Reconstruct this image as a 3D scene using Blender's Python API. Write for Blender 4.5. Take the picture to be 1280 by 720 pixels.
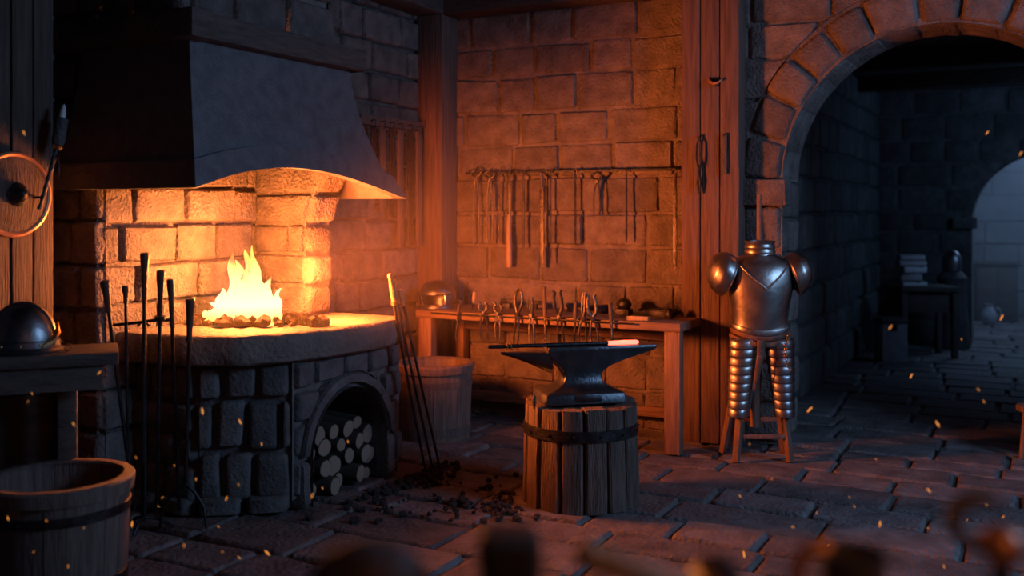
import bpy, bmesh, math, random
from math import sin, cos, pi, sqrt, radians, atan2
from mathutils import Vector, Matrix, noise

SC = bpy.context.scene
COL = SC.collection
for o in list(bpy.data.objects):
    bpy.data.objects.remove(o)

# ---------------------------------------------------------------- camera, sky, lights, exposure
TH = radians(27.5)
CT, ST = cos(TH), sin(TH)
F, HZ, CH = 1270.0, 265.0, 1.55          # focal length and horizon in pixels of 1280x720, camera height

cam_data = bpy.data.cameras.new('camera')
cam = bpy.data.objects.new('camera', cam_data)
COL.objects.link(cam)
cam.location = (0, 0, CH)
cam.rotation_euler = (pi / 2, 0, TH)
cam_data.sensor_width = 36
cam_data.lens = F / 1280 * 36
cam_data.shift_y = -(360 - HZ) / 1280
cam_data.clip_start = 0.05
cam_data.dof.use_dof = True
cam_data.dof.focus_distance = 5.8
cam_data.dof.aperture_fstop = 1.2
SC.camera = cam

SC.view_settings.view_transform = 'Standard'
SC.view_settings.look = 'None'
SC.view_settings.gamma = 1
SC.view_settings.use_curve_mapping = False
SC.view_settings.exposure = 0.0
SC.cycles.diffuse_bounces = 3
SC.cycles.use_denoising = True

world = bpy.data.worlds.new('night')
SC.world = world
world.use_nodes = True
bgn = world.node_tree.nodes['Background']
bgn.inputs['Color'].default_value = (0.16, 0.30, 0.62, 1)
bgn.inputs['Strength'].default_value = 0.022


def W(x, d):                              # camera right / depth -> room x, y
    return x * CT - d * ST, x * ST + d * CT


def P(px, d):
    return W((px - 640) / F * d, d)


def zof(py, d):
    return CH - (py - HZ) * d / F


def onv(px, v):                           # room x where the pixel column meets the plane y = v
    k = (px - 640) / F
    s = v / (k * ST + CT)
    return s * (k * CT - ST), s


def onu(px, u):                           # room y where the pixel column meets the plane x = u
    k = (px - 640) / F
    s = u / (k * CT - ST)
    return s * (k * ST + CT), s


FIRE = (1.0, 0.17, 0.03)


def light(name, kind, loc, power, color, size=0.2, size_y=None, aim=None):
    l = bpy.data.lights.new(name, kind)
    l.energy = power
    l.color = color
    if kind == 'AREA':
        l.size = size
        if size_y:
            l.shape = 'RECTANGLE'
            l.size_y = size_y
    else:
        l.shadow_soft_size = size
    o = bpy.data.objects.new(name, l)
    COL.objects.link(o)
    o.location = loc
    if aim is not None:
        o.rotation_euler = (Vector(aim) - Vector(loc)).to_track_quat('-Z', 'Y').to_euler()
    return o


light('fire_light', 'POINT', (-3.86, 4.28, 1.17), 195, (1.0, 0.29, 0.06), 0.10)
light('fire_light_tip', 'POINT', (-3.80, 4.32, 1.30), 90, (1.0, 0.21, 0.04), 0.10)
light('fire_glow', 'AREA', (-3.66, 4.56, 1.20), 105, FIRE, 0.26, 0.36, (-2.5, 5.95, 1.0))
light('moonlight', 'AREA', (2.9, 4.5, 3.0), 118, (0.33, 0.58, 1.0), 1.6, 1.2, (-3.6, 4.5, 1.4))
light('passage_moonlight', 'AREA', (0.5, 14.7, 2.9), 40, (0.36, 0.58, 1.0), 1.6, 1.2, (0.5, 15.2, 0.0))
light('passage_fill', 'AREA', (1.6, 11.0, 2.3), 12, (0.26, 0.52, 1.0), 0.8, 0.8, (-0.9, 13.0, 1.2))  # unseen fill lamp added to lift the dark passage end wall
light('unseen_warm_lamp', 'POINT', (*W(0.70, 0.42), 1.72), 6.5, (1.0, 0.34, 0.10), 0.05)  # warm lamp added out of view to light the near tools orange


# ---------------------------------------------------------------- materials
def mat(name, c1, c2=None, rough=0.7, metal=0.0, scale=6.0, stretch=(1, 1, 1), bump=0.2, bscale=None,
        island=0.0, emit=None, estr=0.0, detail=6, rough_var=0.12):
    m = bpy.data.materials.new(name)
    m.use_nodes = True
    nt = m.node_tree
    N, L = nt.nodes, nt.links
    b = N['Principled BSDF']
    tc = N.new('ShaderNodeTexCoord')
    mp = N.new('ShaderNodeMapping')
    mp.inputs['Scale'].default_value = stretch
    L.new(tc.outputs['Object'], mp.inputs['Vector'])
    nz = N.new('ShaderNodeTexNoise')
    nz.inputs['Scale'].default_value = scale
    nz.inputs['Detail'].default_value = detail
    L.new(mp.outputs['Vector'], nz.inputs['Vector'])
    cr = N.new('ShaderNodeValToRGB')
    cr.color_ramp.elements[0].position = 0.32
    cr.color_ramp.elements[1].position = 0.68
    cr.color_ramp.elements[0].color = (*c1, 1)
    cr.color_ramp.elements[1].color = (*(c2 or c1), 1)
    L.new(nz.outputs['Fac'], cr.inputs['Fac'])
    out = cr.outputs['Color']
    if island:
        g = N.new('ShaderNodeNewGeometry')
        mr = N.new('ShaderNodeMapRange')
        mr.inputs['To Min'].default_value = 1 - island
        mr.inputs['To Max'].default_value = 1 + island
        L.new(g.outputs['Random Per Island'], mr.inputs['Value'])
        hs = N.new('ShaderNodeHueSaturation')
        L.new(mr.outputs['Result'], hs.inputs['Value'])
        L.new(out, hs.inputs['Color'])
        out = hs.outputs['Color']
    L.new(out, b.inputs['Base Color'])
    b.inputs['Metallic'].default_value = metal
    rr = N.new('ShaderNodeMapRange')
    rr.inputs['To Min'].default_value = max(0.03, rough - rough_var)
    rr.inputs['To Max'].default_value = min(1, rough + rough_var)
    L.new(nz.outputs['Fac'], rr.inputs['Value'])
    L.new(rr.outputs['Result'], b.inputs['Roughness'])
    if bump:
        n2 = N.new('ShaderNodeTexNoise')
        n2.inputs['Scale'].default_value = bscale or scale * 4
        n2.inputs['Detail'].default_value = 5
        L.new(mp.outputs['Vector'], n2.inputs['Vector'])
        bp = N.new('ShaderNodeBump')
        bp.inputs['Strength'].default_value = bump
        bp.inputs['Distance'].default_value = 0.02
        L.new(n2.outputs['Fac'], bp.inputs['Height'])
        L.new(bp.outputs['Normal'], b.inputs['Normal'])
    if emit:
        b.inputs['Emission Color'].default_value = (*emit, 1)
        b.inputs['Emission Strength'].default_value = estr
    return m


STONE = mat('rough_stone', (0.10, 0.085, 0.078), (0.19, 0.163, 0.15), 0.85, scale=9, bump=1.0, bscale=55, island=0.22)
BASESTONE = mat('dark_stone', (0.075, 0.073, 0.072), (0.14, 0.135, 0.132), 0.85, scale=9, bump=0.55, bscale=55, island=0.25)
FLOORST = mat('flagstone', (0.085, 0.078, 0.078), (0.165, 0.152, 0.152), 0.62, scale=7, bump=0.9, bscale=38, island=0.25)
SLABST = mat('hearth_stone', (0.13, 0.11, 0.095), (0.21, 0.18, 0.155), 0.8, scale=8, bump=0.7, bscale=40)
HOODM = mat('hood_iron', (0.10, 0.105, 0.115), (0.16, 0.165, 0.18), 0.62, 0.25, scale=14, bump=0.35, bscale=90)
LEDGEM = mat('ledge_wood', (0.055, 0.045, 0.04), (0.12, 0.10, 0.09), 0.75, scale=7, stretch=(6, 1, 6), bump=0.6)
POSTM = mat('post_wood', (0.08, 0.048, 0.038), (0.17, 0.105, 0.082), 0.7, scale=8, stretch=(5, 5, 0.35), bump=0.7, bscale=22)
DPOSTM = mat('old_post_wood', (0.06, 0.04, 0.034), (0.135, 0.09, 0.074), 0.75, scale=8, stretch=(6, 6, 0.3), bump=0.9, bscale=22)
BENCHM = mat('bench_wood', (0.13, 0.078, 0.05), (0.26, 0.16, 0.105), 0.6, scale=7, stretch=(0.5, 5, 5), bump=0.4, bscale=20)
LEGM = mat('bench_leg_wood', (0.13, 0.078, 0.05), (0.26, 0.16, 0.105), 0.6, scale=7, stretch=(5, 5, 0.5), bump=0.4, bscale=20)
DARKW = mat('dark_wood', (0.05, 0.038, 0.032), (0.10, 0.078, 0.066), 0.65, scale=7, stretch=(1, 5, 5), bump=0.4)
STAVEM = mat('stump_wood', (0.07, 0.05, 0.04), (0.16, 0.115, 0.09), 0.75, scale=9, stretch=(5, 5, 0.5), bump=0.8, bscale=26, island=0.25)
BARRELM = mat('barrel_wood', (0.12, 0.085, 0.065), (0.22, 0.165, 0.13), 0.7, scale=8, stretch=(5, 5, 0.5), bump=0.5, island=0.15)
TUBM = mat('tub_wood', (0.085, 0.065, 0.055), (0.15, 0.12, 0.105), 0.7, scale=8, stretch=(5, 5, 0.5), bump=0.5, island=0.15)
HANDLEM = mat('handle_wood', (0.05, 0.032, 0.02), (0.11, 0.07, 0.045), 0.5, scale=12, stretch=(4, 4, 0.6), bump=0.3)
PALEW = mat('pale_handle_wood', (0.28, 0.18, 0.09), (0.45, 0.31, 0.17), 0.5, scale=12, stretch=(4, 4, 0.6), bump=0.3)
STANDM = mat('stand_wood', (0.13, 0.07, 0.05), (0.24, 0.14, 0.10), 0.6, scale=10, stretch=(4, 4, 0.5), bump=0.4)
BARKM = mat('log_bark', (0.05, 0.04, 0.03), (0.10, 0.08, 0.06), 0.9, scale=12, stretch=(1, 3, 3), bump=0.9)
LOGEND = mat('cut_log_end', (0.20, 0.165, 0.12), (0.38, 0.32, 0.24), 0.8, scale=18, bump=0.4)
IRON = mat('black_iron', (0.022, 0.022, 0.024), (0.05, 0.05, 0.054), 0.42, 0.75, scale=20, bump=0.25)
TOOLIRON = mat('tool_iron', (0.05, 0.046, 0.044), (0.11, 0.10, 0.096), 0.38, 0.85, scale=18, bump=0.25)
ANVILM = mat('anvil_steel', (0.06, 0.064, 0.072), (0.10, 0.106, 0.118), 0.36, 0.85, scale=9, bump=0.12, bscale=60)
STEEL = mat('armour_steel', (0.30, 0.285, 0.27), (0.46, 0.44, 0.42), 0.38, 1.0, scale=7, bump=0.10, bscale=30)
DSTEEL = mat('worn_or_shaded_steel', (0.20, 0.20, 0.21), (0.34, 0.34, 0.36), 0.38, 1.0, scale=7, bump=0.12, bscale=30)
BRASS = mat('brass', (0.55, 0.36, 0.14), (0.70, 0.48, 0.20), 0.32, 1.0, scale=12, bump=0.1)
LEATHER = mat('brown_leather', (0.10, 0.05, 0.03), (0.20, 0.105, 0.065), 0.55, scale=14, bump=0.4)
DLEATHER = mat('dark_leather', (0.045, 0.04, 0.042), (0.09, 0.08, 0.082), 0.65, scale=14, bump=0.5)
COALM = mat('charcoal', (0.012, 0.012, 0.013), (0.035, 0.034, 0.034), 0.7, scale=30, bump=0.6)
PAGEM = mat('book_cloth', (0.20, 0.22, 0.24), (0.32, 0.34, 0.37), 0.8, scale=12, bump=0.2)
PLASTER = mat('passage_plaster', (0.16, 0.17, 0.18), (0.24, 0.25, 0.27), 0.9, scale=4, bump=0.3)
CEILM = mat('ceiling_boards', (0.05, 0.04, 0.035), (0.09, 0.075, 0.065), 0.8, scale=6, stretch=(0.4, 5, 1), bump=0.5)
WAX = mat('pale_wax', (0.55, 0.58, 0.60), (0.70, 0.72, 0.74), 0.45, bump=0.0)
COPPER = mat('copper', (0.45, 0.20, 0.10), (0.60, 0.28, 0.15), 0.4, 0.45, scale=10, bump=0.1)


def ember_coal():
    m = mat('glowing_coal', (0.035, 0.022, 0.016), (0.09, 0.05, 0.035), 0.9, scale=30, bump=0.6)
    nt = m.node_tree
    N, L = nt.nodes, nt.links
    b = N['Principled BSDF']
    oi = N.new('ShaderNodeObjectInfo')
    tc = N.new('ShaderNodeTexCoord')
    add = N.new('ShaderNodeVectorMath')
    L.new(tc.outputs['Object'], add.inputs[0])
    cx = N.new('ShaderNodeCombineXYZ')
    mu = N.new('ShaderNodeMath'); mu.operation = 'MULTIPLY'; mu.inputs[1].default_value = 40
    L.new(oi.outputs['Random'], mu.inputs[0])
    L.new(mu.outputs[0], cx.inputs['X'])
    L.new(cx.outputs[0], add.inputs[1])
    nz = N.new('ShaderNodeTexNoise'); nz.inputs['Scale'].default_value = 26
    L.new(add.outputs[0], nz.inputs['Vector'])
    cr = N.new('ShaderNodeValToRGB')
    cr.color_ramp.elements[0].position = 0.50; cr.color_ramp.elements[0].color = (0.0, 0.0, 0.0, 1)
    cr.color_ramp.elements[1].position = 0.68; cr.color_ramp.elements[1].color = (1.0, 0.20, 0.03, 1)
    L.new(nz.outputs['Fac'], cr.inputs['Fac'])
    L.new(cr.outputs['Color'], b.inputs['Emission Color'])
    b.inputs['Emission Strength'].default_value = 1.6
    return m


HOTCOAL = ember_coal()


def flame_mat():
    m = bpy.data.materials.new('flame')
    m.use_nodes = True
    nt = m.node_tree
    N, L = nt.nodes, nt.links
    N.remove(N['Principled BSDF'])
    tc = N.new('ShaderNodeTexCoord')
    sp = N.new('ShaderNodeSeparateXYZ')
    L.new(tc.outputs['Object'], sp.inputs[0])
    cr = N.new('ShaderNodeValToRGB')
    e = cr.color_ramp.elements
    e[0].position = 0.0; e[0].color = (1.0, 0.50, 0.10, 1)
    e[1].position = 0.75; e[1].color = (1.0, 0.42, 0.08, 1)
    k = e.new(0.18); k.color = (1.0, 0.78, 0.36, 1)
    mr = N.new('ShaderNodeMapRange')
    mr.inputs['From Min'].default_value = 0.0
    mr.inputs['From Max'].default_value = 0.45
    L.new(sp.outputs['Z'], mr.inputs['Value'])
    L.new(mr.outputs['Result'], cr.inputs['Fac'])
    nz = N.new('ShaderNodeTexNoise')
    nz.inputs['Scale'].default_value = 11
    mp = N.new('ShaderNodeMapping'); mp.inputs['Scale'].default_value = (1.6, 1.6, 0.55)
    L.new(tc.outputs['Object'], mp.inputs['Vector'])
    L.new(mp.outputs['Vector'], nz.inputs['Vector'])
    r2 = N.new('ShaderNodeValToRGB')
    r2.color_ramp.elements[0].position = 0.34; r2.color_ramp.elements[0].color = (0.10, 0.10, 0.10, 1)
    r2.color_ramp.elements[1].position = 0.50; r2.color_ramp.elements[1].color = (0.95, 0.95, 0.95, 1)
    L.new(nz.outputs['Fac'], r2.inputs['Fac'])
    em = N.new('ShaderNodeEmission'); em.inputs['Strength'].default_value = 2.4
    L.new(cr.outputs['Color'], em.inputs['Color'])
    tr = N.new('ShaderNodeBsdfTransparent')
    mx = N.new('ShaderNodeMixShader')
    L.new(r2.outputs['Color'], mx.inputs['Fac'])
    L.new(tr.outputs[0], mx.inputs[1])
    L.new(em.outputs[0], mx.inputs[2])
    L.new(mx.outputs[0], N['Material Output'].inputs['Surface'])
    return m


FLAME = flame_mat()
SPARK = mat('spark', (1, 0.4, 0.1), None, 0.5, bump=0, emit=(1.0, 0.33, 0.05), estr=0.9)
HOT = mat('hot_steel', (0.5, 0.15, 0.1), None, 0.5, bump=0, emit=(1.0, 0.16, 0.10), estr=3.2)


# ---------------------------------------------------------------- mesh helpers
class MB:
    def __init__(self):
        self.v, self.f = [], []

    def add(self, vs, fs):
        n = len(self.v)
        self.v += [tuple(p) for p in vs]
        self.f += [tuple(i + n for i in q) for q in fs]
        return self

    def box(self, cx, cy, cz, sx, sy, sz, bev=0.0, M=None, jit=0.0, rng=None):
        bm = bmesh.new()
        bmesh.ops.create_cube(bm, size=1)
        bmesh.ops.scale(bm, vec=(sx, sy, sz), verts=bm.verts)
        if jit:
            for v in bm.verts:
                v.co += Vector((rng.uniform(-jit, jit), rng.uniform(-jit, jit), rng.uniform(-jit, jit)))
        if bev:
            bmesh.ops.bevel(bm, geom=list(bm.edges), offset=bev, segments=2, profile=0.6, affect='EDGES')
        bm.verts.index_update()
        T = Matrix.Translation((cx, cy, cz))
        if M is not None:
            T = T @ M
        self.add([T @ v.co for v in bm.verts], [[v.index for v in f.verts] for f in bm.faces])
        bm.free()
        return self

    def bar(self, a, b, w, t, bev=0.004, up=(0, 0, 1)):          # a beam from a to b
        a, b = Vector(a), Vector(b)
        z = (b - a).normalized()
        x = Vector(up).cross(z)
        if x.length < 1e-4:
            x = Vector((1, 0, 0)).cross(z)
            if x.length < 1e-4:
                x = Vector((0, 1, 0))
        x.normalize()
        y = z.cross(x)
        R = Matrix((x, y, z)).transposed().to_4x4()
        c = (a + b) / 2
        return self.box(c.x, c.y, c.z, w, t, (b - a).length, bev, R)

    def rings(self, rs, cap=True, close=True):
        n = len(rs[0])
        vs, fs = [], []
        for r in rs:
            vs += r
        for k in range(len(rs) - 1):
            for i in range(n if close else n - 1):
                j = (i + 1) % n
                fs.append((k * n + i, k * n + j, (k + 1) * n + j, (k + 1) * n + i))
        if cap:
            fs.append(tuple(range(n - 1, -1, -1)))
            fs.append(tuple((len(rs) - 1) * n + i for i in range(n)))
        return self.add(vs, fs)

    def tube(self, pts, r, n=8, cap=True, flat=1.0):
        pts = [Vector(p) for p in pts]
        rs = r if isinstance(r, (list, tuple)) else [r] * len(pts)
        out, prev = [], None
        for i, p in enumerate(pts):
            d = (pts[min(i + 1, len(pts) - 1)] - pts[max(i - 1, 0)])
            d = d.normalized() if d.length > 1e-9 else Vector((0, 0, 1))
            if prev is None:
                x = d.cross(Vector((0, 1, 0)))
                if x.length < 0.05:
                    x = d.cross(Vector((1, 0, 0)))
            else:
                x = prev - d * prev.dot(d)
            x.normalize()
            prev = x
            y = d.cross(x)
            out.append([p + x * (cos(2 * pi * k / n) * rs[i]) + y * (sin(2 * pi * k / n) * rs[i] * flat) for k in range(n)])
        return self.rings(out, cap)

    def lathe(self, prof, n=24, c=(0, 0, 0), sx=1, sy=1, cap=True, M=None):
        out = []
        for r, z in prof:
            ring = [Vector((c[0] + cos(2 * pi * k / n) * r * sx, c[1] + sin(2 * pi * k / n) * r * sy, c[2] + z)) for k in range(n)]
            if M is not None:
                ring = [M @ p for p in ring]
            out.append(ring)
        return self.rings(out, cap)

    def torus(self, c, R, r, M=None, n=24, m=8, a0=0, a1=2 * pi):
        full = abs(a1 - a0 - 2 * pi) < 1e-6
        out = []
        for k in range(n + (0 if full else 1)):
            a = a0 + (a1 - a0) * k / n
            ring = []
            for j in range(m):
                b = 2 * pi * j / m
                p = Vector(((R + r * cos(b)) * cos(a), (R + r * cos(b)) * sin(a), r * sin(b)))
                if M is not None:
                    p = M @ p
                ring.append(p + Vector(c))
            out.append(ring)
        if full:
            out.append(out[0])
        return self.rings(out, not full)

    def ball(self, c, r, sx=1, sy=1, sz=1, sub=2):
        bm = bmesh.new()
        bmesh.ops.create_icosphere(bm, subdivisions=sub, radius=r)
        bm.verts.index_update()
        self.add([(c[0] + v.co.x * sx, c[1] + v.co.y * sy, c[2] + v.co.z * sz) for v in bm.verts],
                 [[v.index for v in f.verts] for f in bm.faces])
        bm.free()
        return self

    def build(self, name, m, parent=None, smooth=38, loc=None, fix=True):
        me = bpy.data.meshes.new(name)
        me.from_pydata(self.v, [], self.f)
        if fix:
            bm = bmesh.new()
            bm.from_mesh(me)
            bmesh.ops.recalc_face_normals(bm, faces=bm.faces)
            bm.to_mesh(me)
            bm.free()
        me.materials.append(m)
        if smooth:
            me.polygons.foreach_set('use_smooth', [True] * len(me.polygons))
            me.set_sharp_from_angle(angle=radians(smooth))
        me.update()
        o = bpy.data.objects.new(name, me)
        COL.objects.link(o)
        if parent is not None:
            o.parent = parent
        if loc is not None:
            o.location = loc
        return o


def tag(o, label=None, cat=None, group=None, kind=None):
    if label: o['label'] = label
    if cat: o['category'] = cat
    if group: o['group'] = group
    if kind: o['kind'] = kind
    return o


def thing(name, label, cat, loc=(0, 0, 0), rz=0.0, group=None):
    o = bpy.data.objects.new(name, None)
    COL.objects.link(o)
    o.location = loc
    o.rotation_euler = (0, 0, rz)
    o.empty_display_size = 0.1
    return tag(o, label, cat, group)


def dup(root, loc=None, rz=None, label=None, group=None):
    r = root.copy()
    COL.objects.link(r)
    if loc is not None: r.location = loc
    if rz is not None: r.rotation_euler = (root.rotation_euler[0], root.rotation_euler[1], rz)
    if label: r['label'] = label
    if group: r['group'] = group
    for ch in list(root.children):
        c = ch.copy(); COL.objects.link(c); c.parent = r
        for g in list(ch.children):
            d = g.copy(); COL.objects.link(d); d.parent = c
    return r


def struct(mb, name, m, smooth=38, fix=True):
    return tag(mb.build(name, m, None, smooth, fix=fix), kind='structure')


# ---------------------------------------------------------------- stonework
def steps(w, fine=0.055):
    e = [0.0, 0.006, 0.016, 0.032]
    if w < 0.10:
        e = [0.0, 0.006, 0.016]
    last = e[-1]
    n = max(1, int((w - 2 * last) / fine))
    mid = [last + (w - 2 * last) * i / n for i in range(n + 1)]
    return e[:-1] + mid + [w - x for x in reversed(e[:-1])]


def block(mb, M, a0, a1, b0, b1, H, rng, gap=0.014, jit=0.010, amp=0.010, clip=None, fine=0.055, soft=0.032):
    g = gap / 2
    cs = [(a0 + g, b0 + g), (a1 - g, b0 + g), (a1 - g, b1 - g), (a0 + g, b1 - g)]
    cs = [(x + rng.uniform(-jit, jit) * .6, y + rng.uniform(-jit, jit)) for x, y in cs]
    sa, sb = steps(a1 - a0 - gap, fine), steps(b1 - b0 - gap, fine)
    wa, wb = sa[-1], sb[-1]
    off = Vector((rng.uniform(0, 90), rng.uniform(0, 90), rng.uniform(0, 90)))
    tilt = (rng.uniform(-.008, .008), rng.uniform(-.006, .006))
    vs, fs = [], []
    for t in sb:
        for s in sa:
            p, q = s / wa, t / wb
            a = (cs[0][0] * (1 - p) + cs[1][0] * p) * (1 - q) + (cs[3][0] * (1 - p) + cs[2][0] * p) * q
            b = (cs[0][1] * (1 - p) + cs[1][1] * p) * (1 - q) + (cs[3][1] * (1 - p) + cs[2][1] * p) * q
            da, db = min(s, wa - s), min(t, wb - t)
            ea, eb = min(1, da / soft), min(1, db / soft)
            e = 1 - min(1, sqrt((1 - ea) ** 2 + (1 - eb) ** 2))
            pr = sqrt(max(0, 1 - (1 - e) ** 2))
            n1 = noise.noise(Vector((a * 7, b * 7, 0)) + off)
            n2 = noise.noise(Vector((a * 24, b * 24, 5)) + off)
            # rounded corners: pull the outline in where both edges are near
            rc = 0.028
            if da < rc and db < rc:
                k = sqrt((rc - da) ** 2 + (rc - db) ** 2)
                if k > rc:
                    f = (k - rc) / k
                    a += (1 if p < .5 else -1) * (rc - da) * f
                    b += (1 if q < .5 else -1) * (rc - db) * f
            a += 0.004 * n2; b += 0.004 * n1
            h = -0.034 + (0.034 + H + (p - .5) * tilt[0] + (q - .5) * tilt[1]) * pr + (n1 * amp + n2 * amp * .45) * pr
            if clip:
                a, b = clip(a, b)
            vs.append(M(a, b, h))
    na = len(sa)
    for j in range(len(sb) - 1):
        for i in range(na - 1):
            fs.append((j * na + i, j * na + i + 1, (j + 1) * na + i + 1, (j + 1) * na + i))
    mb.add(vs, fs)


def courses(mb, M, a0, a1, b0, b1, seed, ch=(0.19, 0.25), bw=(0.26, 0.46), H=0.022, gap=0.016, jit=0.010, amp=0.010, arch=None, fine=0.055, mortar=True, skip=None, soft=0.032, md=0.024):
    rng = random.Random(seed)
    clip = None
    if arch:
        ca, sp, R = arch

        def clip(a, b):
            if b > sp:
                dx, dy = a - ca, b - sp
                d = sqrt(dx * dx + dy * dy)
                if d < R:
                    if d < 1e-5: return ca, sp + R
                    return ca + dx / d * R, sp + dy / d * R
                return a, b
            if abs(a - ca) < R:
                return (ca + R if a > ca else ca - R), b
            return a, b
    b = b0
    while b < b1 - 1e-4:
        c = rng.uniform(*ch)
        if b1 - b - c < ch[0] * 0.6: c = b1 - b
        a = a0
        first = True
        while a < a1 - 1e-4:
            w = rng.uniform(*bw) * (rng.uniform(.4, 1) if first else 1)
            first = False
            if a1 - a - w < bw[0] * 0.5: w = a1 - a
            ok = True
            if arch:
                ca, sp, R = arch
                def inside(x, y):
                    return (abs(x - ca) < R + .005) if y <= sp else ((x - ca) ** 2 + (y - sp) ** 2 < (R + .005) ** 2)
                ok = not all(inside(x, y) for x in (a, a + w, a + w / 2) for y in (b, b + c, b + c / 2))
            if skip and skip(a, a + w, b, b + c): ok = False
            if ok:
                block(mb, M, a, a + w, b, b + c, H * rng.uniform(.55, 1.35), rng, gap, jit, amp, clip, fine, soft)
            a += w
        b += c
    if mortar:
        if not arch:
            m_ = -md
            mb.add([M(a0, b0, m_), M(a1, b0, m_), M(a1, b1, m_), M(a0, b1, m_)], [(0, 1, 2, 3)])
        else:
            ca, sp, R = arch
            mb.add([M(a0, b0, 0), M(ca - R, b0, 0), M(ca - R, b1, 0), M(a0, b1, 0)], [(0, 1, 2, 3)])
            mb.add([M(ca + R, b0, 0), M(a1, b0, 0), M(a1, b1, 0), M(ca + R, b1, 0)], [(0, 1, 2, 3)])
            n = 24
            for i in range(n):
                t0, t1 = pi - pi * i / n, pi - pi * (i + 1) / n
                p = [(ca + R * cos(t0), sp + R * sin(t0)), (ca + R * cos(t1), sp + R * sin(t1))]
                mb.add([M(p[0][0], p[0][1], 0), M(p[1][0], p[1][1], 0), M(p[1][0], b1, 0), M(p[0][0], b1, 0)], [(0, 1, 2, 3)])


def voussoirs(mb, M, ca, sp, R, wid, n, H, seed, t0=0.0, t1=pi, jit=0.008):
    rng = random.Random(seed)
    Rm = R + wid / 2

    def MM(a, b, h):
        t = t1 - a / Rm
        r = R + b
        return M(ca + r * cos(t), sp + r * sin(t), h)
    L = (t1 - t0) * Rm
    cuts = [L * (i + (rng.uniform(-.12, .12) if 0 < i < n else 0)) / n for i in range(n + 1)]
    for i in range(n):
        block(mb, MM, cuts[i], cuts[i + 1], 0, wid * rng.uniform(.94, 1.05), H * rng.uniform(.7, 1.3), rng, 0.014, jit, 0.008, None, 0.05)


# ---------------------------------------------------------------- the room
BV = 6.82                                  # back wall
LU, LU2 = -4.25, -4.62                     # left wall beyond / before the forge
CZ = 3.30                                  # ceiling

mb = MB()
courses(mb, lambda a, b, h: Vector((a, b, h - 0.015)), -4.7, 2.4, 2.0, 7.25, 11, (0.27, 0.40), (0.38, 0.78), 0.013, 0.015, 0.012, 0.007, fine=0.045, soft=0.018, md=.012)
courses(mb, lambda a, b, h: Vector((a, b, h - 0.015)), -4.7, 2.4, -1.6, 2.0, 13, (0.3, 0.42), (0.45, 0.75), 0.013, 0.022, 0.014, 0.004, fine=0.3, soft=0.03)
courses(mb, lambda a, b, h: Vector((a, b, h - 0.010)), -1.8, 2.2, 7.25, 17.0, 12, (0.32, 0.42), (0.45, 0.75), 0.008, 0.018, 0.010, 0.006, fine=0.2, soft=0.016)
struct(mb, 'floor', FLOORST, 50, False)

ACA, ASP, AR, AW = onv(1174, BV)[0], 1.76, 0.965, 0.27     # the big arch
mb = MB()
MBK = lambda a, b, h: Vector((a, BV - h, b))
courses(mb, MBK, -4.3, 2.4, 0, CZ, 23, (0.225, 0.285), (0.30, 0.52), 0.018, 0.009, 0.010, 0.009, arch=(ACA, ASP, AR + AW), soft=.019)
# jamb stones between the springing stones and the floor
rng = random.Random(5)
for side in (-1, 1):
    z = 0.0
    while z < ASP - 0.2:
        c = rng.uniform(.22, .30)
        if ASP - .16 - z - c < .12: c = ASP - .16 - z
        x0 = ACA - AR - AW if side < 0 else ACA + AR
        block(mb, MBK, x0, x0 + AW, z, z + c, 0.024, rng)
        z += c
    x0 = ACA - AR - AW if side < 0 else ACA + AR
    mb.box(x0 + AW / 2 - side * .02, BV + 0.02, ASP - .08, AW + .03, .18, .17, .012, None, .004, rng)
voussoirs(mb, MBK, ACA, ASP, AR, AW, 13, 0.030, 6)
mb.add([MBK(*p, 0) for p in ((ACA - AR - AW, 0), (ACA - AR, 0), (ACA - AR, ASP), (ACA - AR - AW, ASP))], [(0, 1, 2, 3)])
mb.add([MBK(*p, 0) for p in ((ACA + AR, 0), (ACA + AR + AW, 0), (ACA + AR + AW, ASP), (ACA + AR, ASP))], [(0, 1, 2, 3)])
# soffit and reveals, half a metre thick
WT = 0.50
nseg = 13
for i in range(nseg):
    def MS(a, b, h, i=i):
        t = pi - a / AR
        return Vector((ACA + (AR - h) * cos(t), BV + b, ASP + (AR - h) * sin(t)))
    L = pi * AR / nseg
    block(mb, MS, L * i, L * (i + 1), 0, WT, 0.006, rng, 0.012, 0.004, 0.006)
for i in range(24):
    t0, t1 = pi * i / 24, pi * (i + 1) / 24
    q = [Vector((ACA + AR * cos(t), BV + y, ASP + AR * sin(t))) for t, y in ((t0, 0), (t1, 0), (t1, WT), (t0, WT))]
    mb.add(q, [(0, 1, 2, 3)])
    q = [Vector((ACA + r * cos(t), BV, ASP + r * sin(t))) for t, r in ((t0, AR), (t1, AR), (t1, AR + AW), (t0, AR + AW))]
    mb.add(q, [(0, 1, 2, 3)])
for sx in (-1, 1):
    MJ = lambda a, b, h, sx=sx: Vector((ACA + sx * (AR - h), BV + a, b))
    courses(mb, MJ, 0, WT, 0, ASP, 30 + sx, (0.22, 0.30), (0.25, 0.5), 0.01)
struct(mb, 'wall_back', STONE, 50, False)

mb = MB()
V0 = 3.62
courses(mb, lambda a, b, h: Vector((LU + h, a, b)), V0, BV, 0, CZ, 41, (0.195, 0.235), (0.26, 0.48), 0.018, 0.009, 0.010, 0.010, soft=.018, fine=.04)
courses(mb, lambda a, b, h: Vector((LU2 + h, a, b)), -0.5, V0, 0, CZ, 42, (0.20, 0.27), (0.26, 0.48), 0.022)
courses(mb, lambda a, b, h: Vector((a, V0 - h, b)), LU2, LU + .015, 0, CZ, 43, (0.195, 0.235), (0.22, 0.37), 0.02, .01, soft=.02)
struct(mb, 'wall_left', STONE, 50, False)

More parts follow.
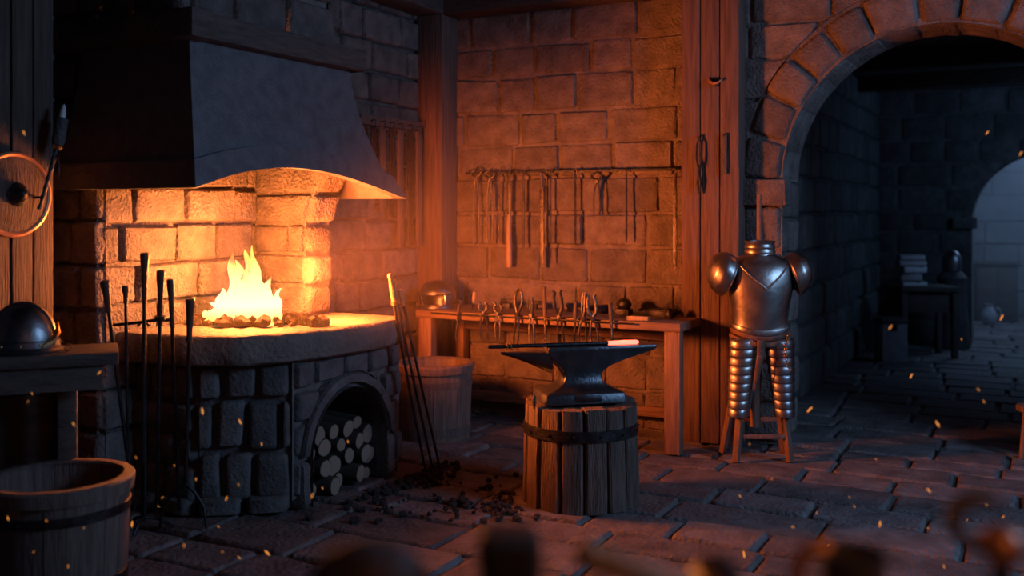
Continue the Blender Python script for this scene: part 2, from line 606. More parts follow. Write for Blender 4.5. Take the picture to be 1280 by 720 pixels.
mb = MB()
for i in range(26):
    y = -1.4 + i * 0.34
    mb.box(-1.1, y + .17, CZ + .03, 7.2, .33, .05, .006)
for x in (-3.0, -1.2, 0.6):
    mb.box(x, 2.7, CZ - .05, .16, 8.0, .14, .01)
struct(mb, 'ceiling', CEILM)

mb = MB().box(-0.98, BV - .12, 3.175, 6.72, .24, .26, .02)
struct(mb, 'trim_1', LEDGEM)
mb = MB().box(-4.13, 5.98, 3.16, .24, 1.4, .22, .02)
struct(mb, 'trim_2', LEDGEM)


def grooved_post(x0, x1, y0, y1, z0, z1, boards, rng, face='y'):
    mb = MB()
    w = (x1 - x0) / boards
    for i in range(boards):
        dy = rng.uniform(0, .012)
        mb.box(x0 + w * (i + .5), (y0 + dy + y1) / 2, (z0 + z1) / 2, w - .006, y1 - y0 - dy, z1 - z0, .008)
    return mb


rng = random.Random(3)
pu0, pu1 = onv(851, 6.64)[0], onv(924, 6.64)[0]
mb = grooved_post(pu0, pu1, 6.64, BV + .02, 0, 3.05, 3, rng)
POST = tag(mb.build('timber_post', POSTM), 'tall reddish timber post of upright boards between tool wall and arch', 'post')
mb = MB().box(-4.135, 6.69, 1.525, .23, .24, 3.05, .012)
tag(mb.build('timber_post', POSTM), 'square timber post in the corner at the far end of the bench', 'post')
mb = MB()
for i in range(4):
    mb.box(-4.41 - rng.uniform(0, .01), 2.86 + .1125 * (i + .5), 1.6, .42, .108, 3.2, .010)
tag(mb.build('timber_post', DPOSTM), 'dark weathered timber post carrying the round shield', 'post')

# ---- the passage beyond the arch
PB = 13.05
mb = MB()
A2, S2, R2 = 0.10, 1.42, 0.82
MP = lambda a, b, h: Vector((a, PB - h, b))
courses(mb, MP, -1.78, 2.2, 0, 3.0, 51, (0.24, 0.32), (0.35, 0.6), 0.010, 0.012, 0.01, 0.006, arch=(A2, S2, R2), fine=.12)
rng = random.Random(9)
for sx in (-1, 1):
    x0 = A2 - R2 - .2 if sx < 0 else A2 + R2
    mb.box(x0 + .1 - sx * .03, PB, S2, .26, .14, .13, .012)
    mb.add([(A2 + sx * R2, PB, 0), (A2 + sx * R2, PB + .4, 0), (A2 + sx * R2, PB + .4, S2), (A2 + sx * R2, PB, S2)], [(0, 1, 2, 3)])
for i in range(20):
    t0, t1 = pi * i / 20, pi * (i + 1) / 20
    mb.add([(A2 + R2 * cos(t), y, S2 + R2 * sin(t)) for t, y in ((t0, PB), (t1, PB), (t1, PB + .4), (t0, PB + .4))], [(0, 1, 2, 3)])
mb.add([(-1.78, PB + .4, 0), (A2 - R2, PB + .4, 0), (A2 - R2, PB + .4, 3), (-1.78, PB + .4, 3)], [(0, 1, 2, 3)])
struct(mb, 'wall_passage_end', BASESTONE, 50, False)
mb = MB()
courses(mb, lambda a, b, h: Vector((-1.75 + h, a, b)), BV + WT, PB, 0, 3.0, 52, (0.24, 0.32), (0.35, 0.6), 0.014, 0.016, 0.01, 0.006, fine=.14)
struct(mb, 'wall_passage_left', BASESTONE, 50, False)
mb = MB().box(2.25, 12, 1.5, .1, 10, 3.0)
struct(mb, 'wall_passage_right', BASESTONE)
mb = MB().box(.2, 12.1, 3.05, 4.3, 9.8, .1)
for y in (8.2, 9.8, 11.4):
    mb.box(.2, y, 2.92, 4.0, .18, .16, .01)
struct(mb, 'ceiling_passage', CEILM)
mb = MB()
courses(mb, lambda a, b, h: Vector((a, 16.9 - h, b)), -1.8, 2.4, 0, 3.0, 53, (0.3, 0.4), (0.45, 0.8), 0.004, 0.006, 0.01, 0.004, fine=.2, soft=.012)
mb.add([(-1.78, PB + .4, 0), (-1.78, 16.9, 0), (-1.78, 16.9, 3), (-1.78, PB + .4, 3)], [(0, 1, 2, 3)])
struct(mb, 'wall_far', PLASTER, 50, False)

# ---------------------------------------------------------------- the forge
FX, FY = (-3.82, 3.85), (-3.43, 4.13)
FC = (-3.42, 5.10)
SZ0, SZ1 = 0.775, 0.93
forge = thing('forge', 'stone forge with a fire hearth on top and an arched log niche below', 'forge', (-3.85, 4.4, 0))
fo = Vector((-3.85, 4.4, 0))


def fbuild(mb, name, m, smooth=50, fix=False, parent=forge):
    mb.v = [tuple(Vector(p) - fo) for p in mb.v]
    return mb.build(name, m, parent, smooth, fix=fix)


def edge_map(p, q, off=0.0):
    p, q = Vector((p[0], p[1], 0)), Vector((q[0], q[1], 0))
    d = (q - p).normalized()
    n = Vector((d.y, -d.x, 0))
    return (lambda a, b, h: p + d * a + n * (h + off) + Vector((0, 0, b))), (q - p).length


NC, NS, NR = 4.585 - FY[1], 0.245, 0.335         # niche arch on the +x face
mb = MB()
M1, L1 = edge_map((LU, 3.85), FX)
courses(mb, M1, 0, L1, 0.06, SZ0, 61, (0.15, 0.24), (0.2, 0.3), 0.03, 0.020, 0.012, soft=.024)
M1, L1 = edge_map(FX, FY)
courses(mb, M1, 0, L1, 0.06, SZ0, 62, (0.17, 0.27), (0.13, 0.17), 0.035, 0.022, 0.014, 0.012, soft=.024)
M1, L1 = edge_map(FY, FC)
courses(mb, M1, 0, L1, 0.06, SZ0, 63, (0.17, 0.24), (0.13, 0.26), 0.028, 0.018, 0.010, 0.012, arch=(NC, NS, NR + .085), soft=.022)
voussoirs(mb, M1, NC, NS, NR, 0.095, 1, 0.055, 64)
rng = random.Random(4)
for x0 in (NC - NR - .095, NC + NR):
    block(mb, M1, x0, x0 + .095, 0.0, NS + .01, 0.055, rng, .008)
for i in range(20):
    t0, t1 = pi * i / 20, pi * (i + 1) / 20
    for ra, rb, ha, hb in ((NR, NR + .1, 0, 0), (NR, NR, .04, -.55)):
        mb.add([M1(NC + ra * cos(t0), NS + ra * sin(t0), ha), M1(NC + ra * cos(t1), NS + ra * sin(t1), ha),
                M1(NC + rb * cos(t1), NS + rb * sin(t1), hb), M1(NC + rb * cos(t0), NS + rb * sin(t0), hb)], [(0, 1, 2, 3)])
for sx in (-1, 1):
    x = NC + sx * NR
    mb.add([M1(x, 0, .04), M1(x, NS, .04), M1(x, NS, -.55), M1(x, 0, -.55)], [(0, 1, 2, 3)])
mb.add([M1(NC - NR, 0, -.55), M1(NC + NR, 0, -.55), M1(NC + NR, NS + NR, -.55), M1(NC - NR, NS + NR, -.55)], [(0, 1, 2, 3)])
M2, L2 = edge_map(FC, (LU, FC[1]))
courses(mb, M2, 0, L2, 0.0, SZ0, 65, (0.17, 0.24), (0.2, 0.35), 0.025, 0.025, 0.012)
fbuild(mb, 'base', BASESTONE)
# plinth course at the foot
mb = MB()
for p, q, s in (((LU, 3.85), FX, 1), (FX, FY, 2)):
    M1, L1 = edge_map(p, q)
    r_ = random.Random(70 + s)
    n = 2
    for i in range(n):
        block(mb, lambda a, b, h: M1(a, b, h + .02), L1 * i / n, L1 * (i + 1) / n, -.01, .11, .05, r_, .02, .006)
fbuild(mb, 'plinth', BASESTONE)

# the slab: polygon outline, rough edge
out = [(LU - .02, 3.70), (-3.78, 3.74), (-3.55, 3.86), (-3.40, 4.06), (-3.33, 4.30), (-3.30, 4.62), (-3.31, 4.98), (-3.38, 5.10), (LU - .02, 5.12)]
dense = []
for i in range(len(out) - 1):
    a, b = Vector((*out[i], 0)), Vector((*out[i + 1], 0))
    k = max(1, int((b - a).length / .05))
    for j in range(k):
        dense.append(a.lerp(b, j / k))
dense.append(Vector((*out[-1], 0)))
mb = MB()
cen = Vector((-3.95, 4.45, 0))
rr = []
for z, inset in ((SZ0, .03), (SZ0 + .015, .008), (SZ0 + .07, 0), (SZ1 - .045, .0), (SZ1 - .018, .008), (SZ1 - .004, .022), (SZ1, .05)):
    ring = []
    for p in dense:
        dr = (cen - p); dr.normalize()
        n = noise.noise(Vector((p.x * 9, p.y * 9, z * 14))) * .018 + noise.noise(Vector((p.x * 30, p.y * 30, z * 40))) * .007
        if p.x < LU + .05: n = 0
        q = p + dr * (inset + n)
        ring.append(Vector((q.x, q.y, z + (noise.noise(Vector((p.x * 8, p.y * 8, 3))) * .006 if z > SZ1 - .03 else 0))))
    rr.append(ring)
mb.rings(rr, cap=True)
fbuild(mb, 'hearth_slab', SLABST, 45, True)

# cheek walls
mb = MB()


def corbel(b):
    t = max(0.0, (b - 1.42) / .30)
    return .105 * min(1.4, t) ** 2


RC0 = -3.86
MR = lambda a, b, h: Vector((LU + (a - LU) * (RC0 + corbel(b) - LU) / (RC0 - LU), 4.77 - h, b))
zz = [SZ1, 1.115, 1.30, 1.48, 1.66, 1.84]
rng = random.Random(83)
for i in range(5):
    cuts = [LU, RC0] if i in (1, 3) else [LU, LU + .15 + .06 * (i % 3), RC0]
    for j in range(len(cuts) - 1):
        block(mb, MR, cuts[j], cuts[j + 1], zz[i], zz[i + 1], .02, rng, .008, .006, .009, None, .045, .018)
    MRE = lambda a, b, h: Vector((RC0 + corbel(b) + h - .004 + .012 * (i % 2), a, b))
    block(mb, MRE, 4.755, 5.0, zz[i], zz[i + 1], .03, rng, .008, .006, .014, None, .03, .03)
q = []
for z in [SZ1 + k * .07 for k in range(14)]:
    q.append([Vector((LU, 4.77, z)), Vector((RC0 + corbel(z), 4.77, z)), Vector((RC0 + corbel(z), 4.99, z)), Vector((LU, 4.99, z))])
mb.rings(q)
fbuild(mb, 'cheek_wall', STONE)

# the hood
hood = thing('forge_hood', 'large flared dark iron hood with an arched rim hanging over the hearth', 'hood', (-3.9, 4.4, 1.66))
ho = Vector((-3.9, 4.4, 1.66))
ZT = 2.385
BT = [(-4.42, 3.64), (-4.42, 3.50), (-3.475, 3.50), (-3.475, 5.20), (LU - .02, 5.20)]
TP = [(-4.33, 3.66), (-4.33, 3.585), (-3.60, 3.585), (-3.60, 4.85), (LU - .02, 4.85)]


def rim_z(u, v):
    z = 1.665
    if u > -3.50:
        t = min(1, max(0, (v - 3.50) / 1.70))
        z += .13 * sin(pi * t ** .82) - .03 * t
    elif v > 5.1:
        z = 1.635
    return z


def hood_pt(i, s, t, off):
    b0, b1, c0, c1 = BT[i], BT[i + 1], TP[i], TP[i + 1]
    bx, by = b0[0] + (b1[0] - b0[0]) * s, b0[1] + (b1[1] - b0[1]) * s
    tx, ty = c0[0] + (c1[0] - c0[0]) * s, c0[1] + (c1[1] - c0[1]) * s
    k = (1 - t) ** 2.0
    k2 = (1 - t) ** 1.1
    x = tx + (bx - tx) * k2
    y = ty + (by - ty) * (k if ty > 4.3 else k2)
    if i == 2:
        y = (TP[2][1] + (BT[2][1] - TP[2][1]) * k2) * (1 - s) + (TP[3][1] + (BT[3][1] - TP[3][1]) * k) * s
    zb = rim_z(bx, by)
    z = zb + (ZT - zb) * t
    nx, ny = ((-1, 0), (0, -1), (1, 0), (0, 1))[i]
    return Vector((x + nx * off, y + ny * off, z))


def hood_shell(mb, t_list, o_out, o_in, grow=0.0):
    segs = [(0, 3), (1, 10), (2, 26), (3, 8)]
    cols = []
    for i, n in segs:
        for k in range(n + 1):
            if i > 0 and k == 0: continue
            cols.append((i, k / n))
    def ring(t, off):
        r = []
        for i, s in cols:
            p = hood_pt(i, s, t, off)
            if i == 0 and s == 1: p.y -= off
            if i == 1 and s == 1: p.x += off
            if i == 2 and s == 1: p.y += off
            r.append(p)
        return r
    rs = [ring(t, o_out) for t in t_list] + [ring(t, o_in) for t in reversed(t_list)]
    rs.append(rs[0])
    n = len(cols)
    vs, fs = [], []
    for r in rs: vs += r
    for k in range(len(rs) - 1):
        for i in range(n - 1):
            fs.append((k * n + i, k * n + i + 1, (k + 1) * n + i + 1, (k + 1) * n + i))
    mb.add(vs, fs)


mb = MB(); hood_shell(mb, [i / 14 for i in range(15)], 0.0, -.03)
mb.v = [tuple(Vector(p) - ho) for p in mb.v]
mb.build('hood_shell', HOODM, hood, 40, fix=True)
mb = MB(); hood_shell(mb, [-.005, .0, .05, .10, .15, .175, .18], 0.028, -.034)
mb.v = [tuple(Vector(p) - ho) for p in mb.v]
mb.build('rim_band', HOODM, hood, 40, fix=True)
mb = MB()
mb.box(-3.94, 3.583, 2.442, .88, .16, .142, .02)
mb.box(-3.60, 4.22, 2.44, .16, 1.40, .13, .016)
mb.box(-3.88, 4.85, 2.44, .66, .14, .13, .016)
mb.v = [tuple(Vector(p) - ho) for p in mb.v]
mb.build('ledge', LEDGEM, hood)
mb = MB()
courses(mb, lambda a, b, h: Vector((a, 3.66 - h, b)), -4.30, -3.68, 2.5, CZ, 91, (0.22, 0.30), (0.3, 0.45), .025)
courses(mb, lambda a, b, h: Vector((-3.68 + h, a, b)), 3.66, 4.80, 2.5, CZ, 92, (0.22, 0.30), (0.3, 0.5), .025)
courses(mb, lambda a, b, h: Vector((-3.68 - a, 4.80 + h, b)), 0, .57, 2.5, CZ, 93, (0.22, 0.30), (0.3, 0.5), .025)
tag(mb.build('chimney_stack', STONE, None, 50, fix=False), 'squared stone chimney stack rising above the iron hood', 'chimney')

# ---------------------------------------------------------------- fire
FXY = P(307, 5.60)
fire = thing('fire', 'bright yellow forge fire burning on the coals of the hearth', 'fire', (FXY[0], FXY[1], SZ1 + .03), TH)
rng = random.Random(21)
PXM = 5.6 / F


def tongue(x0, x1, top, w, y=0.0, seed=0, bulge=.3):
    r = random.Random(seed)
    n = 16
    pts, rad = [], []
    for i in range(n + 1):
        t = i / n
        x = x0 + (x1 - x0) * t ** 1.2 + .016 * sin(t * 9 + seed) * t
        z = top * t
        pts.append((x, y + .012 * sin(t * 7 + seed * 2) * t, z))
        rr_ = w * (1 - t) ** .8 * (1 + bulge * sin(pi * min(1, t * 2.2))) + .0015
        rr_ *= 1 + .16 * sin(t * 17 + seed * 1.7) * t
        rad.append(rr_)
    return MB().tube(pts, rad, 10, True, .7)


def px_t(xa, xb, ytop, wpx, y=0, seed=0, bulge=.3):
    return tongue((xa - 307) * PXM, (xb - 307) * PXM, (405 - ytop) * PXM, wpx * PXM, y, seed, bulge)


for k, a in enumerate([
    (300, 296, 331, 20, .00, 1), (312, 309, 318, 19, .02, 2), (322, 326, 342, 17, -.02, 3),
    (296, 287, 322, 15, .04, 4), (332, 336, 352, 14, .0, 5), (285, 278, 366, 15, -.03, 6),
    (338, 345, 378, 11, .03, 7), (276, 266, 384, 13, .0, 8), (318, 315, 313, 11, .05, 9), (344, 352, 366, 9, -.03, 10),
        (305, 300, 352, 24, -.05, 11), (268, 255, 394, 11, -.02, 12), (330, 342, 398, 15, -.07, 13)]):
    px_t(*a).build('flame_tongue', FLAME, fire, 60)
px_t(326, 323, 405 - 22, 4, 0, 14).build('flame_tongue', FLAME, fire, 60)


def lump(seed, sub=2, sx=1, sy=1, sz=.8, amp=.35):
    bm = bmesh.new()
    bmesh.ops.create_icosphere(bm, subdivisions=sub, radius=1)
    bm.verts.index_update()
    o = Vector((seed * 3.7, seed * 1.3, seed * .7))
    mb = MB()
    vs = []
    for v in bm.verts:
        n = noise.cell(v.co * 1.3 + o) * .5 + noise.noise(v.co * 1.7 + o)
        k = 1 + amp * n
        vs.append((v.co.x * k * sx, v.co.y * k * sy, v.co.z * k * sz))
    mb.add(vs, [[v.index for v in f.verts] for f in bm.faces])
    bm.free()
    return mb


hot_protos = [lump(i + 1, 2, 1, rng.uniform(.7, 1), rng.uniform(.6, .9)) for i in range(4)]
first = []
n = 0
HB = []
for i in range(400):
    x = rng.gauss(0, 1); y = rng.gauss(0, 1)
    if abs(x) > 1.9 or abs(y) > 1.6: continue
    px = 318 + x * 46
    d = 5.62 + y * .085
    u, v = P(px, d)
    if u < LU + .08 or (v > 4.66 and u < -3.80): continue
    if n >= 120: break
    big = rng.random() < .16
    s = rng.uniform(.034, .055) if big else rng.uniform(.014, .028)
    pile = .05 * math.exp(-(x * x + y * y) / 1.1)
    k = n % 4
    if n < 4:
        o = hot_protos[k].build('coal', HOTCOAL, None, 30)
        first.append(o)
    else:
        o = first[k].copy(); COL.objects.link(o)
    o.location = (u, v, SZ1 + s * .45 + pile * rng.uniform(.1, 1))
    o.scale = (s, s, s)
    o.rotation_euler = (rng.uniform(-.5, .5), rng.uniform(-.5, .5), rng.uniform(0, 6))
    side = 'left of' if px < 275 else ('right of' if px > 352 else 'under')
    tag(o, '%s glowing coal on the hearth slab %s the flames' % ('large' if big else 'small', side), 'coal', 'coals %s the flames' % side)
    n += 1
# three big lumps at the front of the fire
for px, py, s in ((281, 400, .05), (302, 409, .042), (330, 408, .045)):
    d = 5.46
    u, v = P(px, d)
    o = first[1].copy(); COL.objects.link(o)
    o.location = (u, v, SZ1 + .03); o.scale = (s, s, s); o.rotation_euler = (0, 0, px)
    tag(o, {281: 'leftmost of three big brown coals at the front of the fire', 302: 'middle one of three big brown coals at the front of the fire', 330: 'rightmost of three big brown coals at the front of the fire'}[px], 'coal', 'big coals at the front')

# ---------------------------------------------------------------- logs in the niche
def make_log(seed):
    r = random.Random(seed)
    R = 1.0
    root = thing('split_log', 'log', 'log', (0, 0, 0))
    prof = [1 + .12 * noise.noise(Vector((cos(2 * pi * k / 14) * 1.2, sin(2 * pi * k / 14) * 1.2, seed))) for k in range(14)]
    rings = []
    for x in (-.5, -.25, 0.0, .25, .498):
        rings.append([Vector((x, cos(2 * pi * k / 14) * prof[k] * (1 + .02 * sin(x * 9 + k)), sin(2 * pi * k / 14) * prof[k])) for k in range(14)])
    MB().rings(rings).build('bark', BARKM, root, 50)
    e = [[Vector((x, cos(2 * pi * k / 14) * prof[k] * s, sin(2 * pi * k / 14) * prof[k] * s)) for k in range(14)] for x, s in ((.495, .90), (.504, .90), (.507, .55), (.508, .12))]
    MB().rings(e).build('cut_end', LOGEND, root, 50)
    return root


protos = [make_log(i) for i in range(4)]
rows = [(0.058, [-.26, -.14, -.02, .10, .22]), (0.155, [-.27, -.16, -.04, .08, .20, .285]), (0.25, [-.25, -.12, .01, .13, .25]), (0.335, [-.20, -.07, .06, .19])]
rowname = ['bottom', 'second', 'third', 'top']
ordn = ['first', 'second', 'third', 'fourth', 'fifth', 'sixth']
k = 0
rng = random.Random(77)
for ri, (z, xs) in enumerate(rows):
    for ci, y in enumerate(xs):
        lab = 'cut log, %s from the left in the %s row of the arched niche' % (ordn[ci], rowname[ri])
        o = protos[k] if k < 4 else dup(protos[k % 4])
        o['label'] = lab
        o['group'] = 'logs in the niche'
        rad = rng.uniform(.040, .063)
        o.scale = (rng.uniform(.28, .38), rad, rad * rng.uniform(.82, 1.0))
        o.location = (-3.425 - o.scale[0] / 2 - rng.uniform(0, .05) - (.012 * ri), 4.60 + y + rng.uniform(-.012, .012), z + rng.uniform(-.014, .012))
        o.rotation_euler = (rng.uniform(0, 6.28), rng.uniform(-.06, .06), rng.uniform(-.16, .16))
        k += 1

# ---------------------------------------------------------------- charcoal on the floor
cold = []
n = 0
rng = random.Random(55)
rest = MB()


def coal_at(u, v, s, label, group):
    global n
    if n < 285:
        if len(cold) < 4:
            o = lump(len(cold) + 11, 1, 1, .8, .7, .3).build('charcoal_lump', COALM, None, 25)
            cold.append(o)
        else:
            o = cold[n % 4].copy(); COL.objects.link(o)
        o.location = (u, v, s * .55 - .002); o.scale = (s, s, s)
        o.rotation_euler = (rng.uniform(-.4, .4), rng.uniform(-.4, .4), rng.uniform(0, 6.28))
        tag(o, label, 'charcoal', group)
        n += 1
    else:
        l = lump(rng.randint(1, 900), 1, s, s * .8, s * .7, .3)
        rest.add([(x + u, y + v, z + s * .5) for x, y, z in l.v], l.f)


spots = []
for i in range(150):
    t = rng.random()
    spots.append((430 + t * 130 + rng.gauss(0, 10) - 40, 632 - t * 42 + rng.gauss(0, 9), 'a'))
for i in range(75):
    spots.append((628 + rng.gauss(0, 32), 632 + rng.gauss(0, 9), 'b'))
for i in range(60):
    spots.append((rng.uniform(430, 650), rng.uniform(592, 655), 'c'))
for i in range(560):
    t = rng.random()
    spots.append((385 + t * 170 + rng.gauss(0, 12), 630 - t * 44 + rng.gauss(0, 7), 'a'))
for px, py, w in spots:
    if py < 580 or py > 668: continue
    d = CH * F / (py - HZ)
    u, v = P(px, d)
    if u < -3.27: continue
    sx_, sy_ = P(726, 5.5)
    if (u - sx_) ** 2 + (v - sy_) ** 2 < .37 ** 2: continue
    s = rng.uniform(.012, .026)
    lab = {'a': 'small black charcoal lump in the spill before the log niche', 'b': 'small black charcoal lump on the flagstones left of the anvil stump', 'c': 'small stray charcoal lump between forge and anvil stump'}[w]
    coal_at(u, v, s, lab, {'a': 'charcoal spilled before the niche', 'b': 'charcoal beside the stump', 'c': 'stray charcoal on the floor'}[w])
o = rest.build('charcoal_rubble', COALM, None, 25)
tag(o, 'fine black charcoal rubble heaped before the log niche', 'charcoal', None, 'stuff')

# ---------------------------------------------------------------- fire tools left of the hearth
def rod_tool(px0, py0, px1, py1, d0, d1, label, handle_px, r=.009, hr=.020, collar=False, prongs=False, tip='flat'):
    top = Vector((*P(px0, d0), zof(py0, d0)))
    bot = Vector((*P(px1, d1), zof(py1, d1)))
    base = Vector((bot.x, bot.y, bot.z))
    o = thing('fire_tool', label, 'fire tool', base, 0, 'fire tools by the hearth')
    ax = (bot - top).normalized()
    hl = handle_px * d0 / F
    he = top + ax * hl
    q = lambda p: Vector(p) - base
    MB().tube([q(he - ax * .02), q(bot.lerp(he, .5)), q(bot)], r, 8).build('shaft', IRON, o)
    MB().tube([q(top), q(top + ax * .008), q(top + ax * .03), q(top + ax * hl * .4), q(top + ax * hl * .8), q(he)],
              [hr * .85, hr * 1.12, hr * 1.05, hr * .82, hr * .66, hr * .78], 12).build('handle', HANDLEM, o)
    if collar:
        MB().tube([q(he - ax * .006), q(he + ax * .012)], hr * 1.35, 12).build('collar', IRON, o)
    if prongs:
        for sx in (-1, 1):
            e = Vector((*W(0.115 * sx + (-.012), 0), 0))
            a = bot
            MB().tube([q(a - Vector((0, 0, -.01))), q(a + e * .45 + Vector((0, 0, -.035))), q(a + e * .85 + Vector((0, 0, -.10))), q(a + e + Vector((0, 0, -a.z + .004)))],
                      [r, r * .95, r * .9, r * .6], 8).build('prong', IRON, o)
    return o


rod_tool(131, 351, 168, 636, 4.72, 4.93, 'leftmost black fire tool, tilted, with a flared pale-edged grip', 40, collar=False, hr=.021)
rod_tool(157, 357, 161, 648, 4.83, 4.98, 'thin black fire tool with a small round knob, second from left', 22, hr=.016, r=.008)
rod_tool(181, 316, 178, 650, 4.82, 4.97, 'tallest black fire tool in the stand by the hearth', 60, hr=.020)
rod_tool(201, 338, 196, 640, 4.84, 5.02, 'black fire tool with a collar ring under its grip', 60, hr=.019, collar=True)
rod_tool(213, 349, 224, 638, 4.86, 5.00, 'black fire tool with a thick upper shaft, right of the collared one', 60, hr=.017)
rod_tool(238, 373, 232, 607, 4.86, 4.95, 'two-pronged fire fork standing at the right end of the tools', 56, hr=.021, prongs=True)
c = P(176, 4.89)
stand = thing('tool_stand', 'black iron stand whose top bar holds the fire tools', 'tool stand', (c[0], c[1], 0), TH)
MB().tube([(0, .05, 0.05), (0, .05, 1.02)], .011, 10).build('pole', IRON, stand)
MB().tube([(-.135, .0, 1.005), (-.02, .03, 1.015), (.05, .04, 1.025), (.125, .045, 1.025), (.14, .045, 1.012), (.142, .045, .985)], .008, 8).build('top_bar', IRON, stand)
MB().tube([(-.02, .012, 1.000), (0, .04, 1.02), (.03, .03, 1.0)], .006, 8).build('hook', IRON, stand)
for a in (0.4, 2.5, 4.6):
    MB().tube([(0, .05, .07), (.07 * cos(a), .05 + .07 * sin(a), .05), (.14 * cos(a), .05 + .10 * sin(a), .008)], .009, 8).build('foot', IRON, stand)

# ---------------------------------------------------------------- table at the left with helmet
ta = radians(22)
tc = W(-1.64, 4.21)
TR = TH + ta
tz = .97
table = thing('work_table', 'dark wooden work table at the left carrying the domed helmet', 'table', (tc[0], tc[1], 0), TR)
# local x runs to the left end (negative), y away from the camera
MB().box(-.60, .16, tz - .026, 1.22, .34, .052, .008).build('tabletop', DARKW, table)
MB().box(-.60, .03, tz - .105, 1.10, .03, .10, .005).build('apron', DARKW, table)
for x, y in ((-.19, .17), (-1.12, .17), (-.19, .295), (-1.12, .295)):
    MB().box(x, y, (tz - .055) / 2, .075, .065, tz - .055, .006).build('leg', DARKW, table)
MB().box(-.66, .34, .50, 1.0, .02, .84, .004).build('back_panel', DARKW, table)
R3 = Matrix.Rotation(TR, 3, 'Z')


def on_table(x, y, z=0.0):
    p = R3 @ Vector((x, y, 0))
    return (tc[0] + p.x, tc[1] + p.y, tz + z)


hel = thing('helmet', 'domed steel helmet with a riveted brim on the left work table', 'helmet', on_table(-.36, .165), TH + .15)
dome = []
for i in range(14):
    t = i / 13
    a = t * pi / 2
    dome.append((max(.002, cos(a)) * .125, .035 + sin(a) * .165))
MB().lathe([(.128, .028)] + dome, 32, sx=1.05, sy=.92).build('dome', DSTEEL, hel)
MB().lathe([(.131, .018), (.137, .022), (.137, .048), (.130, .052)], 32, sx=1.05, sy=.93, cap=False).build('rim_band', DSTEEL, hel)
MB().lathe([(.120, .000), (.150, .004), (.152, .010), (.135, .024), (.120, .026)], 32, sx=1.05, sy=.95).build('brim', DSTEEL, hel)
m_ = MB()
for i in range(13):
    a = pi * i / 12
    m_.v += [(cos(a) * .133 * 1.02, -.012, .04 + sin(a) * .17), (cos(a) * .133 * 1.02, .012, .04 + sin(a) * .17), (cos(a) * .125, .012, .03 + sin(a) * .165), (cos(a) * .125, -.012, .03 + sin(a) * .165)]
for i in range(12):
    for j in range(4):
        m_.f.append((i * 4 + j, i * 4 + (j + 1) % 4, (i + 1) * 4 + (j + 1) % 4, (i + 1) * 4 + j))
m_.build('crest_ridge', DSTEEL, hel)
for i in range(12):
    a = 2 * pi * i / 12 + .2
    MB().ball((cos(a) * .144, sin(a) * .127, .035), .0065, sub=1).build('rivet', BRASS, hel)
MB().tube([(.10, -.09, .03), (.135, -.055, .05), (.142, -.02, .08), (.135, .0, .12)], [.008, .014, .012, .004], 8).build('cheek_hinge', BRASS, hel)
Rr = Matrix.Rotation(radians(75), 4, 'X')
o = MB().torus((0, 0, .016), .013, .0042, Rr.to_3x3().to_4x4(), 20, 8).build('iron_ring', BRASS, None)
o.location = on_table(-.185, .10); o.rotation_euler = (0, 0, TH)
tag(o, 'small bright ring standing on the left table right of the helmet', 'ring', 'rings on the left table')
o = o.copy(); COL.objects.link(o); o.location = on_table(-.545, .06); o.scale = (1.2, 1.2, 1.2)
tag(o, 'small bright ring standing at the left picture edge beside the helmet', 'ring')

# shield and torch on the left post
sv, sd = onu(16, -4.19)
shield = thing('round_shield', 'round wooden shield with iron boss hanging on the dark left post', 'shield', (-4.185, sv, 1.63), pi / 2)
ry = Matrix.Rotation(pi / 2, 4, 'X')
MB().lathe([(.001, .030), (.06, .028), (.13, .018), (.185, .004), (.185, -.008), (.001, .004)], 40, M=ry, cap=False).build('board', DPOSTM, shield)
MB().torus((0, 0, 0), .186, .013, ry, 44, 8).build('rim', COPPER, shield)
MB().lathe([(.052, .026), (.056, .032), (.040, .042), (.032, .060), (.018, .075), (.001, .080)], 24, M=ry, cap=False).build('boss', IRON, shield)
tx0 = Vector((*P(49, 4.70), zof(262, 4.70)))
tx1 = Vector((*P(71, 4.78), zof(186, 4.78)))
torch = thing('wall_torch', 'unlit black torch with a pale tip slanting beside the round shield', 'torch', tx0)
d = (tx1 - tx0); L = d.length; dn = d.normalized()
m_ = MB()
pts, rad = [], []
for i in range(25):
    t = i / 24
    pts.append(dn * (L * t)); rad.append(.0085 + .002 * sin(t * 40) + .003 * t)
m_.tube(pts, rad, 8); m_.build('handle', IRON, torch)
MB().tube([dn * (L - .005), dn * (L + .01), dn * (L + .02)], [.018, .028, .020], 12).build('collar', BRASS, torch)
up = (dn + Vector((0, 0, .8))).normalized()
e = dn * (L + .015)
MB().tube([e, e + up * .02, e + up * .13, e + up * .135], [.022, .030, .031, .022], 14).build('torch_head', DLEATHER, torch)
e2 = e + up * .13
MB().tube([e2, e2 + up * .03, e2 + up * .055, e2 + up * .072], [.016, .015, .011, .002], 10).build('pale_tip', WAX, torch)
MB().tube([dn * .06, dn * .06 + Vector((-.05, 0, 0)), dn * .06 + Vector((-.10, 0, 0))], .006, 8).build('bracket', IRON, torch)
MB().tube([dn * (L - .03) + Vector((.02, 0, 0)), dn * (L - .06) + Vector((.04, 0, -.03)), dn * (L - .09) + Vector((.045, 0, -.05)), dn * (L - .07) + Vector((.06, 0, -.06))], .004, 8).build('hook', IRON, torch)


